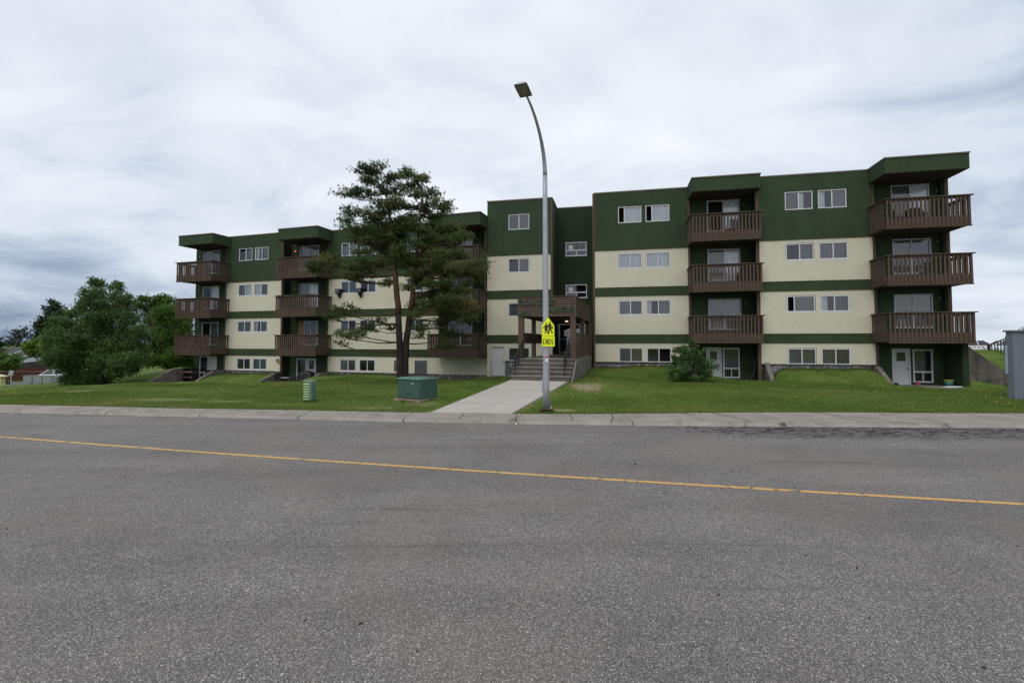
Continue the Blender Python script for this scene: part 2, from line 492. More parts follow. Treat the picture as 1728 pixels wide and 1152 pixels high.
def lawn_mat():
    m = bpy.data.materials.new('lawn_turf'); m.use_nodes = True; t = NT(m.node_tree)
    p = m.node_tree.nodes['Principled BSDF']
    geo = t.n('ShaderNodeNewGeometry').outputs['Position']
    n1 = t.noise(geo, .45, 5, .6, .5); n2 = t.noise(geo, 4.5, 6, .7); n3 = t.noise(geo, 38, 3, .7)
    k = t.math('ADD', t.math('MULTIPLY', n1, .75), t.math('ADD', t.math('MULTIPLY', n2, .30), t.math('MULTIPLY', n3, .25)))
    k = t.math('SUBTRACT', k, .10)
    c = t.ramp(k, [(.36, (.038, .066, .010)), (.50, (.072, .116, .020)), (.60, (.100, .150, .027)), (.72, (.160, .170, .058))])
    # dry, worn areas: attribute painted per vertex where the turf is thin
    dry = t.n('ShaderNodeAttribute', _attribute_name='dry').outputs['Fac']
    dm = t.ramp(t.math('ADD', dry, t.math('MULTIPLY', t.math('SUBTRACT', t.noise(geo, 5.0, 8, .75), .5), 2.2)), [(.42, 0.0), (.80, 1.0)])
    dc = t.ramp(t.noise(geo, 20, 4, .7), [(.3, (.16, .125, .08)), (.7, (.36, .28, .185))])
    c = t.mix(t.math('MULTIPLY', dm, .9), c, dc)
    t.link(c, p.inputs['Base Color'])
    p.inputs['Roughness'].default_value = .95; p.inputs['Specular IOR Level'].default_value = .1
    bn = t.n('ShaderNodeBump', Strength=.7, Distance=.03, Height=n3)
    t.link(bn.outputs[0], p.inputs['Normal'])
    return m


def line_mat():
    m = bpy.data.materials.new('worn_yellow_line'); m.use_nodes = True; t = NT(m.node_tree)
    p = m.node_tree.nodes['Principled BSDF']; o = m.node_tree.nodes['Material Output']
    geo = t.n('ShaderNodeNewGeometry').outputs['Position']
    n = t.noise(geo, 60, 4, .7); b = t.noise(geo, 1.1, 4, .6)
    c = t.mix(t.ramp(n, [(.4, 0.0), (.7, 1.0)]), (.56, .325, .085), (.42, .26, .095))
    t.link(c, p.inputs['Base Color']); p.inputs['Roughness'].default_value = .7
    wear = t.ramp(t.math('ADD', n, t.math('MULTIPLY', b, .55)), [(.56, 0.0), (.62, 1.0)])
    mp = t.n('ShaderNodeMapping', Vector=geo, Rotation=(0, 0, R(-20)), Scale=(1.0, .25, 1)).outputs[0]
    mp2 = t.mix(.15, mp, t.n('ShaderNodeTexNoise', Vector=geo, Scale=5.0, Detail=3.0).outputs['Color'])
    cv = t.n('ShaderNodeTexVoronoi', Vector=mp2, Scale=1.9); cv.feature = 'DISTANCE_TO_EDGE'
    ck = t.ramp(cv.outputs['Distance'], [(.008, 0.0), (.016, 1.0)])
    tr = t.n('ShaderNodeBsdfTransparent')
    a = t.math('MULTIPLY', wear, ck)
    mx = t.n('ShaderNodeMixShader', i0=a, i1=tr.outputs[0], i2=p.outputs[0])
    t.link(mx.outputs[0], o.inputs[0])
    return m


ASPH = asphalt_mat(); TURF = lawn_mat(); YLINE = line_mat()
ASPH2 = mat('far_asphalt', (.17, .165, .16), .9, .1, .4)

# ------------------------------------------------------------------ ground plan


def softplus(x): return np.log1p(np.exp(-np.abs(x))) + np.maximum(x, 0)


def KERB(x):
    x = np.asarray(x, float)
    return 12.92 - .035 * x + .104 * 1.5 * softplus(-(x - .5) / 1.5)


def sstep(a, b, x):
    t = np.clip((np.asarray(x, float) - a) / (b - a), 0, 1); return t * t * (3 - 2 * t)


def EDGE(x):
    x = np.asarray(x, float)
    return KERB(x) + 1.05 + .12 * sstep(-12, -2, x) * 1.0 + .80 * sstep(-1, 9, x)


# building frames: origin on the facade plane, x along it to the right, y into the building
TH_M, TH_L = R(12.2), R(17.5)
FM = T(5.02, 29.24, 0, -TH_M)
FL = T(-13.38, 35.10, 0, -TH_L)
FP = T(2.90, 22.10, 0, -R(14.5))     # porch: front right corner, y runs back to the building


def fpt(F, u, v, z=0.0): return F @ Vector((u, -v, z))


CTRL = [  # x, y, z of the turf
    (-70, 30, -2.6), (-70, 60, -3.0), (-100, 40, -3.2), (-45, 22, -.5), (-30, 20, -.05), (-18, 18, .08), (-24, 24, -.25), (-38, 30, -.95),
    (-36, 36, -1.1), (-31, 36, -1.0), (-45, 38, -1.9), (-46, 45, -2.6), (-55, 50, -2.75), (-40, 52, -2.8), (-60, 60, -2.9), (-45, 62, -2.9), (-30, 60, -2.6),
    (-27.5, 38, -.75), (-26.5, 40.5, .0), (-29, 43, -.1), (-24, 45, .2), (-33, 44, -1.2), (-25, 34.5, -.72), (-22, 33, -.55), (-20, 35.7, -.20), (-18.5, 35.4, -.18),
    (-17, 32.8, -.5), (-15.5, 31.5, -.38), (-13, 34.2, -.14), (-10, 33.2, -.06), (-8, 32.8, -.10), (-5.7, 31.9, -.22), (-3.4, 31.1, -.26), (-1.6, 30.4, .02), (-.9, 29.8, .04),
    (-14, 28, -.15), (-9, 28, .0), (-4.5, 26, .08), (-9, 22, .08), (-5, 19, .10), (-14, 22, .05), (-2, 24, .2), (-1, 21, .40), (.0, 20.5, .48), (2.6, 20.9, .50), (4, 24, .52),
    (3.9, 27.5, .6), (5.5, 28.6, .68), (8, 28.0, .78), (10, 27.4, .80), (5.5, 24.5, .35), (8.5, 24.8, .12), (10.5, 25.4, .12), (12, 24.5, .02), (14.5, 24.9, .65), (16.5, 24.45, .70), (18.2, 24.0, .55),
    (17, 22.6, .04), (20, 22, .0), (24, 22.5, .0), (14, 20, .02), (8, 19, .06), (4, 17.5, .14), (12, 16.5, .10), (18, 17, .10), (24, 18, .05), (1, 16, .16),
    (27, 26, .6), (24.5, 25.5, 1.2), (24, 27, 1.8), (26, 30, 1.75), (32, 33, 1.70), (40, 36, 1.60), (36, 31, 1.3), (32, 26, .6), (45, 43, .98), (55, 50, .95), (60, 60, .95), (40, 45, .98), (50, 55, .95), (30, 50, 1.0), (80, 60, .9),
    (75, 45, .9), (60, 38, 1.2), (45, 30, 1.0), (10, 45, .8), (-10, 50, .3), (0, 40, .5), (25, 40, 1.2), (100, 90, .8), (0, 120, -.5), (-100, 100, -3.5), (100, 30, .6), (-100, 20, -3),
]



def in_frame(F, x, y):
    o = F.translation; tx, ty = F.col[0][0], F.col[0][1]
    dx_, dy_ = x - o.x, y - o.y
    return dx_ * tx + dy_ * ty, dx_ * ty - dy_ * tx      # u, v (v outward)


for uu in (10.0, 11, 12.3, 13.6):
    for vv, zz in ((1.2, .84), (1.9, .56), (2.7, .10), (3.6, .03)):
        q = fpt(FM, uu, vv); CTRL.append((q.x, q.y, zz))
for uu, vv, zz in ((9.15, 1.5, .15), (9.2, 2.2, .05), (9.0, 1.2, .1)):
    q = fpt(FM, uu, vv); CTRL.append((q.x, q.y, zz))
for uu in (-8.3, -6.8, -5.4, -4.2):
    for vv, zz in ((.8, -.16), (1.8, -.30), (3.0, -.62)):
        q = fpt(FL, uu, vv); CTRL.append((q.x, q.y, zz))
CTRL = np.array([c for c in CTRL if c not in ((14.5, 24.9, .65), (16.5, 24.45, .70), (18.2, 24.0, .55))] + [(22.5, 22.9, .0), (23.5, 22.8, .0), (24.6, 22.8, .0), (26, 22.6, .02), (22.3, 24.3, 1.9), (23.3, 24.2, 1.35), (24.2, 24.1, .75), (25.2, 24.0, .4)], float)
PATIOS = [(FL, -12.7, -8.98, 3.1, -.86), (FL, -3.58, .02, 2.7, -.90), (FM, 5.35, 8.98, .9, .0), (FM, 14.47, 17.9, 2.9, .0)]


def HGT(x, y):
    x = np.asarray(x, float); y = np.asarray(y, float)
    d2 = (x[..., None] - CTRL[:, 0]) ** 2 + (y[..., None] - CTRL[:, 1]) ** 2 + .25
    wgt = d2 ** -1.9
    z = (wgt * CTRL[:, 2]).sum(-1) / wgt.sum(-1)
    s = y - EDGE(x)
    k = sstep(0, 3.5, s)
    edge = .09 - .035 * np.maximum(-x - 22, 0) * 1.0
    edge = np.maximum(edge, -2.8)
    z = edge * (1 - k) + z * k
    fy = np.clip((y - 14.3) / 6.9, 0, 1.05)
    off = np.maximum(np.maximum((-2.5 + 2.5 * fy) - x, x - (.0 + 2.5 * fy)), 0)
    pm = (1 - sstep(.02, .55, off)) * (1 - sstep(21.3, 22.3, y))
    z = z * (1 - pm) + (.075 + .445 * fy) * pm
    wx = sstep(21.6, 22.0, x) * (1 - sstep(26.0, 27.5, x))
    front = wx * sstep(20.5, 22.3, y) * (1 - sstep(23.45, 23.70, y))
    z = z * (1 - front) + .0 * front
    bk_ = sstep(21.9, 22.1, x) * (1 - sstep(25.0, 26.5, x)) * sstep(23.50, 23.72, y) * (1 - sstep(24.3, 26.5, y))
    z = z * (1 - bk_) + np.clip(1.98 - .73 * (x - 22.1), .12, 2.0) * bk_
    for F, u0, u1, v1, zp in PATIOS:
        u, v = in_frame(F, x, y)
        m = sstep(u0 - .12, u0 + .06, u) * (1 - sstep(u1 - .06, u1 + .12, u)) * (1 - sstep(v1 - .15, v1 + .5, v)) * (v > -8)
        z = z * (1 - m) + (zp - .03) * m
    return z


def hz(x, y): return float(HGT(np.array([x]), np.array([y]))[0])


DRY = [(-21.0, 24.3, 1.6, .45, .95), (-19.6, 24.9, 1.3, .35, .9), (-22.6, 22.4, 1.7, .4, .9), (-24.2, 21.6, 1.4, .35, .8), (2.9, 19.5, .85, .75, .95), (3.4, 20.0, .6, .5, .8), (1.55, 15.0, .5, .35, .95), (2.4, 20.7, .5, .5, .7),
       (-2.9, 16.2, .9, .6, .62), (-4.3, 15.6, 1.0, .5, .55), (-12.6, 18.1, 2.1, .7, .66), (-10.2, 17.4, 1.6, .5, .55), (-8.0, 16.4, 1.2, .4, .5), (-2.0, 25.4, .8, .5, .6), (-27, 40.5, 2.2, 1.6, .7), (-30, 41, 2.4, 1.5, .65),
       (15.2, 23.0, 1.6, .8, .38), (11.1, 23.1, .6, .3, .5), (-8.4, 24.5, 1.2, .6, .4), (8, 18.6, 2.5, .6, .33), (-16, 22, 2.5, .8, .3), (6.5, 24.5, .5, .3, .5), (12, 17.5, 2.4, .5, .3)]


def dryness(x, y):
    d = np.zeros(len(x))
    for (a, b, rx, ry, k) in DRY:
        d = np.maximum(d, k * np.exp(-((x - a) / rx) ** 2 - ((y - b) / ry) ** 2))
    fy = np.clip((y - 14.3) / 6.9, 0, 1)
    e = np.minimum(np.abs(x - (-2.5 + 2.5 * fy)), np.abs(x - 2.5 * fy))
    d = np.maximum(d, .62 * np.exp(-e / .3) * (y < 22))
    d = np.maximum(d, .45 * np.exp(-(y - EDGE(x)) / .12))
    return d


def build_ground():
    xs = np.concatenate([-np.geomspace(900, 42, 22), np.arange(-41, -30, .6), np.arange(-30, 28, .22), np.arange(28, 45, .6), np.geomspace(46, 900, 22)])
    ss = np.concatenate([np.arange(0, 1, .25), np.arange(1, 6, .5), np.arange(6, 27, .25), np.arange(27, 40, .7), np.geomspace(41, 1500, 26)])
    X, S = np.meshgrid(xs, ss)
    Y = EDGE(np.clip(X, -60, 60)) + S
    Z = HGT(X, Y)
    far = sstep(110, 500, np.hypot(X, Y))
    Z = Z * (1 - far) + (-2.0) * far
    v = np.stack([X, Y, Z], -1).reshape(-1, 3)
    nx, ny = len(xs), len(ss)
    i, j = np.meshgrid(np.arange(nx - 1), np.arange(ny - 1))
    a = (j * nx + i).ravel()
    f = np.stack([a, a + 1, a + nx + 1, a + nx], -1)
    me = bpy.data.meshes.new('lawn')
    me.from_pydata(v.tolist(), [], f.tolist()); me.update()
    me.polygons.foreach_set('use_smooth', [True] * len(me.polygons))
    dry = np.zeros(len(v))
    dry = np.maximum(dryness(v[:, 0], v[:, 1]), 0)
    at_ = me.attributes.new('dry', 'FLOAT', 'POINT'); at_.data.foreach_set('value', dry.astype(np.float32))
    o = part('lawn', me, TURF); o['kind'] = 'structure'
    return o


build_ground()


def strip(name, xs, fa, fb, za, zb, m, kind='structure', parent=None):
    mb = MB()
    for i in range(len(xs) - 1):
        a, b = xs[i], xs[i + 1]
        mb.quad((a, float(fa(a)), za), (b, float(fa(b)), za), (b, float(fb(b)), zb), (a, float(fb(a)), zb))
    return part(name, mb, m, parent, kind=kind)


xr = list(np.concatenate([-np.geomspace(400, 42, 12), np.arange(-40, 41, 1.0), np.geomspace(42, 400, 12)]))
strip('road', xr, lambda x: -14.0, lambda x: KERB(x) + .05, 0, 0, ASPH)
strip('far_verge', xr, lambda x: -400.0, lambda x: -14.0, -.02, -.02, TURF)
# centre line


def YC(x): return 8.22 - .238 * x + .0022 * x * x if x > -20 else 8.22 - .238 * x + .88 - (x + 20) * .02


xl = [x * .5 for x in range(-60, 41)]
o = strip('centre_line', xl, lambda x: YC(x) - .054, lambda x: YC(x) + .054, .004, .004, YLINE)

# kerb and paving slabs, each its own piece
kerb = part('kerb', MB().quad((-400, float(KERB(-400)) + .3, -.1), (400, 1, -.1), (400, 1.2, -.1), (-400, float(KERB(-400)) + .5, -.1)), CONCL, kind='structure')
walk = strip('sidewalk', xr, lambda x: KERB(x) + .14, lambda x: EDGE(x) + .02, .045, .045, mat('joint_dirt', (.05, .045, .038), .95, .3, 6))


def slab_piece(name, x0, x1, fa, fb, z0a, z0b, parent, skew=0.0, dz=0.0):
    n = max(2, int((x1 - x0) / .45)); mb = MB(); top = []; bot = []
    for i in range(n + 1):
        x = x0 + (x1 - x0) * i / n
        top.append((x + skew, float(fb(x + skew)), z0b + dz)); bot.append((x, float(fa(x)), z0a + dz))
    for i in range(n):
        mb.quad(bot[i], bot[i + 1], top[i + 1], top[i])
        mb.quad((bot[i][0], bot[i][1], bot[i][2] - .12), (bot[i + 1][0], bot[i + 1][1], bot[i + 1][2] - .12), bot[i + 1], bot[i])
    for s_, e in ((bot[0], top[0]), (top[-1], bot[-1])):
        mb.quad(s_, e, (e[0], e[1], e[2] - .12), (s_[0], s_[1], s_[2] - .12))
    return part(name, mb, CONCL, parent)


xj = -34.0; k = 0
while xj < 26:
    L = 1.55 if xj < 2 else (1.9 if xj < 5 else 2.05)
    g = .010 if k % 2 else .016
    dz_ = rnd.uniform(-.004, .004)
    slab_piece('paving_slab', xj + g, xj + L - g, lambda x: KERB(x) + .15, lambda x: EDGE(x), .098, .112, walk, skew=.04, dz=dz_)
    if k % 2 == 0:
        slab_piece('kerb_stone', xj + g, xj + 2 * L - g, lambda x: KERB(x) + .0, lambda x: KERB(x) + .143, .012, .094, kerb, dz=dz_)
    xj += L; k += 1
for a, b in ((-400, -34), (26, 400)):
    xx = list(np.linspace(a, b, 20))
    strip('sidewalk_run', xx, lambda x: KERB(x), lambda x: EDGE(x), .09, .10, CONCL)

# loose grit and leaf scraps along the gutter and on the road
mb = MB()
for i in range(360):
    if i < 300:
        x = rnd.uniform(-17, 14); y = float(KERB(x)) - abs(rnd.gauss(0, .10)) - .02
    else:
        x = rnd.uniform(-7, 6); y = rnd.uniform(3, 12)
    r = rnd.uniform(.003, .010) * (1.6 if rnd.random() < .12 else 1)
    a = rnd.uniform(0, 6.28)
    mb.box(-r * 1.6, -r, 0, r * 1.6, r, r * .7, T(x, y, .001, a))
part('road_grit', mb, mat('dead_leaf_scrap', (.045, .028, .016), .9, .4, 9), kind='stuff')

# footpath to the steps
path = part('footpath', MB().poly([(-2.4, 14.42, .06), (-.02, 14.30, .06), (2.45, 20.95, .46), (.05, 21.3, .46)]), mat('joint_dirt', (.05, .045, .038)), kind='structure')
PL0, PR0, PL1, PR1 = Vector((-2.45, 14.50, .115)), Vector((-.02, 14.28, .115)), Vector((-.02, 21.35, .565)), Vector((2.48, 20.95, .565))
NS = 5
for i in range(NS):
    a, b = i / NS + .0025, (i + 1) / NS - .0025
    q = [PL0.lerp(PL1, a), PR0.lerp(PR1, a), PR0.lerp(PR1, b), PL0.lerp(PL1, b)]
    mb = MB(); mb.poly([tuple(p) for p in q])
    for j in range(4):
        p, r = q[j], q[(j + 1) % 4]
        mb.quad(tuple(p), (p.x, p.y, p.z - .25), (r.x, r.y, r.z - .25), tuple(r))
    part('path_slab', mb, mat('footpath_concrete', (.40, .365, .325), .9, .08, .8, .3, 50, .2, fine=.08, fs=45, dirt=((.27, .24, .21), 1.2, .56, .8)), path)
# crack filler shapes: hairline cracks over slabs are real narrow grooves of dark soil
for (x0, y0, x1, y1) in [(-.05, 13.1, .38, 14.25), (2.65, 12.88, 2.95, 14.3), (6.35, 12.9, 5.9, 14.6), (10.1, 12.7, 9.0, 14.5)]:
    mb = MB(); n = 9
    pts = [(x0 + (x1 - x0) * i / n + rnd.uniform(-.03, .03), y0 + (y1 - y0) * i / n) for i in range(n + 1)]
    for i in range(n):
        (a, b), (c, d) = pts[i], pts[i + 1]
        h = .112 if b > float(KERB(a)) + .2 else .10
        mb.quad((a - .011, b, h + .003), (a + .011, b, h + .003), (c + .011, d, .117), (c - .011, d, .117))
    part('crack', mb, MATS['joint_dirt'], walk)

# ------------------------------------------------------------------ the apartment building
B = thing('apartment_building', FM, 'four storey green and cream stucco apartment building with brown slatted balconies', 'building')
GLASS_ = GLASS

# storey heights of the openings (right block; the left wing sits lower)
WZ = [(1.03, 1.87), (3.84, 4.69), (6.63, 7.52), (9.37, 10.36)]
WZL = [(.17, .99), (2.98, 3.79), (5.72, 6.58), (8.41, 9.36)]
PZ = [(2.96, 4.70), (5.78, 7.60), (8.66, 10.46)]
PZL = [(2.02, 3.77), (4.85, 6.60), (7.65, 9.42)]


def folds(x0, x1, z0, z1, y, amp=.018, wl=.085, seedv=0):
    n = max(6, int((x1 - x0) / (wl / 4))); mb = MB(); r = random.Random(seedv)
    ph = r.uniform(0, 6)
    ys = [y + amp * math.sin((x0 + (x1 - x0) * i / n) * 6.283 / wl + ph + .8 * math.sin(i * .37 + ph)) for i in range(n + 1)]
    for i in range(n):
        a, b = x0 + (x1 - x0) * i / n, x0 + (x1 - x0) * (i + 1) / n
        mb.quad((a, ys[i], z0), (b, ys[i + 1], z0), (b, ys[i + 1], z1), (a, ys[i], z1))
    return mb


FRAME_CACHE = {}
wcount = 0


def window(F, u0, u1, z0, z1, y, style, name='window', frame=None, fw=.045, slide=None, label=None):
    """sliding window set in a real opening: frame, two panes, mullion, curtains, dim room behind"""
    global wcount
    wcount += 1
    w_, h = u1 - u0, z1 - z0
    M = F @ Matrix.Translation((u0, y, z0))
    key = (round(w_, 2), round(h, 2), fw)
    fm = frame or WHITE
    if key not in FRAME_CACHE:
        mb = MB()
        mb.box(-.03, -.035, -.03, w_ + .03, .05, fw)                   # sill rail
        mb.box(-.03, -.03, h - fw, w_ + .03, .05, h + .03)
        mb.box(-.03, -.03, fw, fw, .05, h - fw); mb.box(w_ - fw, -.03, fw, w_ + .03, .05, h - fw)
        FRAME_CACHE[key] = mb.mesh('window_frame')
    win = part(name, FRAME_CACHE[key].copy() if frame else FRAME_CACHE[key], fm, B, M, label=label)
    if frame: win.data.materials.clear(); win.data.materials.append(frame)
    m_ = w_ * (.5 if slide is None else slide)
    part('mullion', MB().box(m_ - .025, -.012, fw, m_ + .025, .04, h - fw), fm, win, M)
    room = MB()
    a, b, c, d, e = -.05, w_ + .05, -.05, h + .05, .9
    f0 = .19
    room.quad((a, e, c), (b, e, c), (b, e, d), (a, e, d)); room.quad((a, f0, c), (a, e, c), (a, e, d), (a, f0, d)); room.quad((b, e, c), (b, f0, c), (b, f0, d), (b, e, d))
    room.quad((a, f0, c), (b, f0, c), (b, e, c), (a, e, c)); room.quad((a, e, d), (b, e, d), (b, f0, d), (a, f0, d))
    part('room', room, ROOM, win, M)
    for i, st in enumerate(style):
        x0, x1 = (fw, m_ - .02) if i == 0 else (m_ + .02, w_ - fw)
        yy = .012 if i == 0 else .028
        if st != 'k':
            part('pane', MB().quad((x0, yy, fw), (x1, yy, fw), (x1, yy, h - fw), (x0, yy, h - fw)), GLASS_, win, M)
        cm = {'c': CURT, 'g': CURTG, 'b': CURTB, 't': CURTT}.get(st)
        if cm: part('curtain', folds(x0 - .02, x1 + .02, .0, h, .075, seedv=wcount * 3 + i), cm, win, M)
        elif st == 's':
            part('blind', MB().box(x0, .10, .02, x1, .108, h), BLIND, win, M)
        elif st == 'h':   # half drawn curtain
            xm = x0 + (x1 - x0) * rnd.uniform(.4, .65)
            part('curtain', folds(x0 - .02, xm, .0, h, .11, seedv=wcount), CURT, win, M)
        elif st == 'v':
            sh = MB(); n = 7
            for q in range(n):
                xx = x0 + (x1 - x0) * (q + .15) / n
                sh.box(xx, .10, .02, xx + (x1 - x0) / n * .62, .106, h)
            part('blind', sh, BLIND, win, M)
    return win


HOLES = {}


def facade(F, u0, u1, y, levels, cols, holes, side_l=.25, side_r=.25, name='wall', th=.25):
    """levels: list of (z0,z1,material,proud)"""
    for (z0, z1, m_, pr) in levels:
        hs = [h for h in holes if h[3] > z0 and h[2] < z1]
        mb = MB().wall(u0, u1, z0, z1, [(a, b, max(c, z0), min(d, z1)) for a, b, c, d in hs], y - pr, y + th)
        part(name if pr < .02 else 'band', mb, m_, B, F)


def levels(dz=0.0, base=-.5):
    z = lambda q: q + dz
    return [(base, z(1.02), STONE, -.02), (z(1.02), z(2.17), CREAM, 0.0), (z(2.17), z(2.655), GREEN, .028), (z(2.655), z(4.975), CREAM, 0.0),
            (z(4.975), z(5.48), GREEN, .028), (z(5.48), z(7.75), CREAM, 0.0), (z(7.75), z(11.28), GREEN, .012)]


CAPT = .07


def cap(F, u0, u1, y, z, th=.3):
    part('parapet_cap', MB().box(u0 - .02, y - .045, z - .035, u1 + .02, y + th, z + .035), CAP, B, F)
    part('flashing', MB().box(u0, y - .014, 0, u1, y, .02), CAP, B, F @ Matrix.Translation((0, 0, z - .06)))


def band_lines(F, u0, u1, y, dz, skip_low=None):
    """thin dark drip mouldings above and below each green band"""
    for z in (1.02, 2.17, 2.655, 4.975, 5.48, 7.75):
        if z == 1.02 and skip_low: part('drip_moulding', MB().box(skip_low, y - .045, z + dz - .014, u1, y - .002, z + dz + .014), BROWND, B, F); continue
        part('drip_moulding', MB().box(u0, y - .045, z + dz - .014, u1, y - .002, z + dz + .014), BROWND, B, F)


# ---- right block, two plain wall sections
def win_col(us, zs, F, y, styles, **kw):
    hs = []
    for ci, (a, b) in enumerate(us):
        for li, (c, d) in enumerate(zs):
            st = styles[li][ci]
            if st is None: continue
            hs.append((a, b, c, d)); window(F, a, b, c, d, y + .03, st, slide=.27 if st[0] == 'k' else .5, **kw)
    return hs


DB = -.0
h = win_col([(1.42, 2.78), (3.02, 4.38)], WZ, FM, 0, [('sb', 'dk'), ('gv', 'hg'), ('cc', 'cc'), ('kc', 'kc')])
facade(FM, 0, 5.46, 0, levels(), 0, h); cap(FM, 0, 5.46, 0, 11.28); band_lines(FM, 0, 5.46, 0, 0)
h = win_col([(10.28, 11.64), (11.9, 13.26)], WZ, FM, -1.05, [('gb', 'bb'), ('kg', 'hv'), ('ds', 'gs'), ('sh', 'hg')])
facade(FM, 8.95, 14.45, -1.05, levels(), 0, h); cap(FM, 8.95, 14.45, -1.05, 11.28); band_lines(FM, 8.95, 14.45, -1.05, 0)
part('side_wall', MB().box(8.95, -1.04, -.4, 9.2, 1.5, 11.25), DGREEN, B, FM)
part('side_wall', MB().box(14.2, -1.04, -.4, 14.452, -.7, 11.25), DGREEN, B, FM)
# ---- centre block
h = win_col([(-5.43, -4.08)], WZ, FM, .3, [('dd',), ('gg',), ('dg',), ('sg',)])
DOORH = (-6.56, -5.66, .02, 1.96)
LVC = levels()
facade(FM, -6.83, -6.60, .3, [(-.5, 1.02, CREAM, 0.0)], 0, []); facade(FM, -6.60, -2.62, .3, LVC[:1], 0, h + [DOORH]); facade(FM, -6.83, -2.62, .3, LVC[1:], 0, h + [DOORH]); cap(FM, -6.83, -2.62, .3, 11.28); band_lines(FM, -6.83, -2.62, .3, 0, -5.64)
part('side_wall', MB().box(-2.86, .301, 0, -2.62, 2.8, 11.28), GREEN, B, FM); part('parapet_cap', MB().box(-2.9, .61, 11.245, -2.58, 2.8, 11.315), CAP, B, FM)
# ---- recessed bay above the entrance
ent = [(-2.04, -.64, 5.17, 6.06), (-2.04, -.64, 8.0, 8.92), (-2.55, -.75, 1.44, 3.46)]
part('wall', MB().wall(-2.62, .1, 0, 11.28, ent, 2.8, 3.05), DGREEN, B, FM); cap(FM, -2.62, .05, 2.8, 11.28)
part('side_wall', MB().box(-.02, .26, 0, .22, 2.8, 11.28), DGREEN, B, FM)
for z0, z1 in ((5.17, 6.06), (8.0, 8.92)):
    wv = window(FM, -2.04, -.64, z0, z1, 2.83, 'dk' if z0 < 6 else 'dd', name='stair_window', slide=.52)
    M = WM[wv.name]
    for ch in KIDS(wv):
        if ch.name.startswith('mullion'): bpy.data.objects.remove(ch)
    part('mullion', MB().box(.70, -.012, .045, .75, .04, .33), WHITE, wv, M)
    part('transom_bar', MB().box(.04, -.03, .33, 1.36, .04, .41), WHITE, wv, M)
    part('notice', MB().box(.2, .005, .45, .48, .01, .72), WHITE, wv, M)
# entrance door
ed = part('entrance_door', MB().wall(-2.55, -.75, 1.44, 3.46, [(-2.45, -1.56, 1.56, 3.38), (-1.46, -.83, 1.56, 3.38)], 2.84, 2.92), ALU, B, FM)
part('glass_panel', MB().box(-2.45, 2.87, 1.56, -1.56, 2.88, 3.38).box(-1.46, 2.87, 1.56, -.83, 2.88, 3.38), GLASS, ed, FM)
part('push_bar', MB().box(-2.44, 2.80, 2.40, -1.58, 2.84, 2.44), ALU, ed, FM)
part('pull_handle', MB().tube([(-1.64, 2.84, 2.1), (-1.64, 2.77, 2.15), (-1.64, 2.77, 2.6), (-1.64, 2.84, 2.65)], .016, 6), SILV, ed, FM)
part('no_smoking_notice', MB().box(-2.16, 2.855, 2.62, -1.82, 2.866, 3.0), WHITE, ed, FM)
nm = MB()
for i in range(20):
    a0, a1 = 2 * math.pi * i / 20, 2 * math.pi * (i + 1) / 20
    c_, r0, r1, y_ = (-1.99, 2.83), .10, .13, 2.852
    nm.quad((c_[0] + r0 * math.cos(a0), y_, c_[1] + r0 * math.sin(a0)), (c_[0] + r1 * math.cos(a0), y_, c_[1] + r1 * math.sin(a0)), (c_[0] + r1 * math.cos(a1), y_, c_[1] + r1 * math.sin(a1)), (c_[0] + r0 * math.cos(a1), y_, c_[1] + r0 * math.sin(a1)))
nm.quad((-2.075, 2.851, 2.90), (-2.055, 2.851, 2.92), (-1.905, 2.851, 2.76), (-1.925, 2.851, 2.74))
part('prohibition_ring', nm, REDP, ed, FM)
part('cigarette', MB().box(-2.06, 2.850, 2.815, -1.93, 2.8505, 2.835), BLACK, ed, FM)
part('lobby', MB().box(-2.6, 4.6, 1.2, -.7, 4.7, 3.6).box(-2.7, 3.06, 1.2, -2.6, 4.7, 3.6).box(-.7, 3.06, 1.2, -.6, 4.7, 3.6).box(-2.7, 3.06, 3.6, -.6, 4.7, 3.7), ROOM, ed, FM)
# service door in the centre block
sdr = part('service_door', bevel(MB().box(-6.52, .36, .06, -5.70, .42, 1.92), .006), GDOOR, B, FM)
part('door_frame', MB().box(-6.56, .29, .02, -6.52, .45, 1.96).box(-5.70, .29, .02, -5.66, .45, 1.96).box(-6.52, .29, 1.92, -5.70, .45, 1.96), GDOOR, sdr, FM)
part('door_knob', MB().lathe([(.02, 0), (.035, .03), (.035, .06), (.01, .075)], 8), BLACK, sdr, FM @ Matrix.Translation((-5.78, .36, .98)) @ Matrix.Rotation(R(90), 4, 'X'))
part('deadbolt', MB().lathe([(.022, 0), (.022, .03)], 8), BLACK, sdr, FM @ Matrix.Translation((-5.78, .36, 1.14)) @ Matrix.Rotation(R(90), 4, 'X'))
part('hinge', MB().box(-6.525, .345, .3, -6.50, .362, .42).box(-6.525, .345, .95, -6.50, .362, 1.07).box(-6.525, .345, 1.6, -6.50, .362, 1.72), ALU, sdr, FM)
# brown corner boards of the right block
for (F, u, y, z0, z1) in ((FM, -.11, -.03, .2, 11.28), (FM, 5.40, -.02, 0, 10.5), (FM, 8.79, -1.06, .0, 10.5), (FM, 14.43, -1.065, 0, 10.55), (FM, 17.72, -1.07, 2.15, 10.55), (FM, -2.73, .27, 4, 11.2)):
    part('corner_board', MB().box(u, y, z0, u + (.13 if u not in (17.72, 8.79) else .17), y + .14, z1), BROWN, B, F)

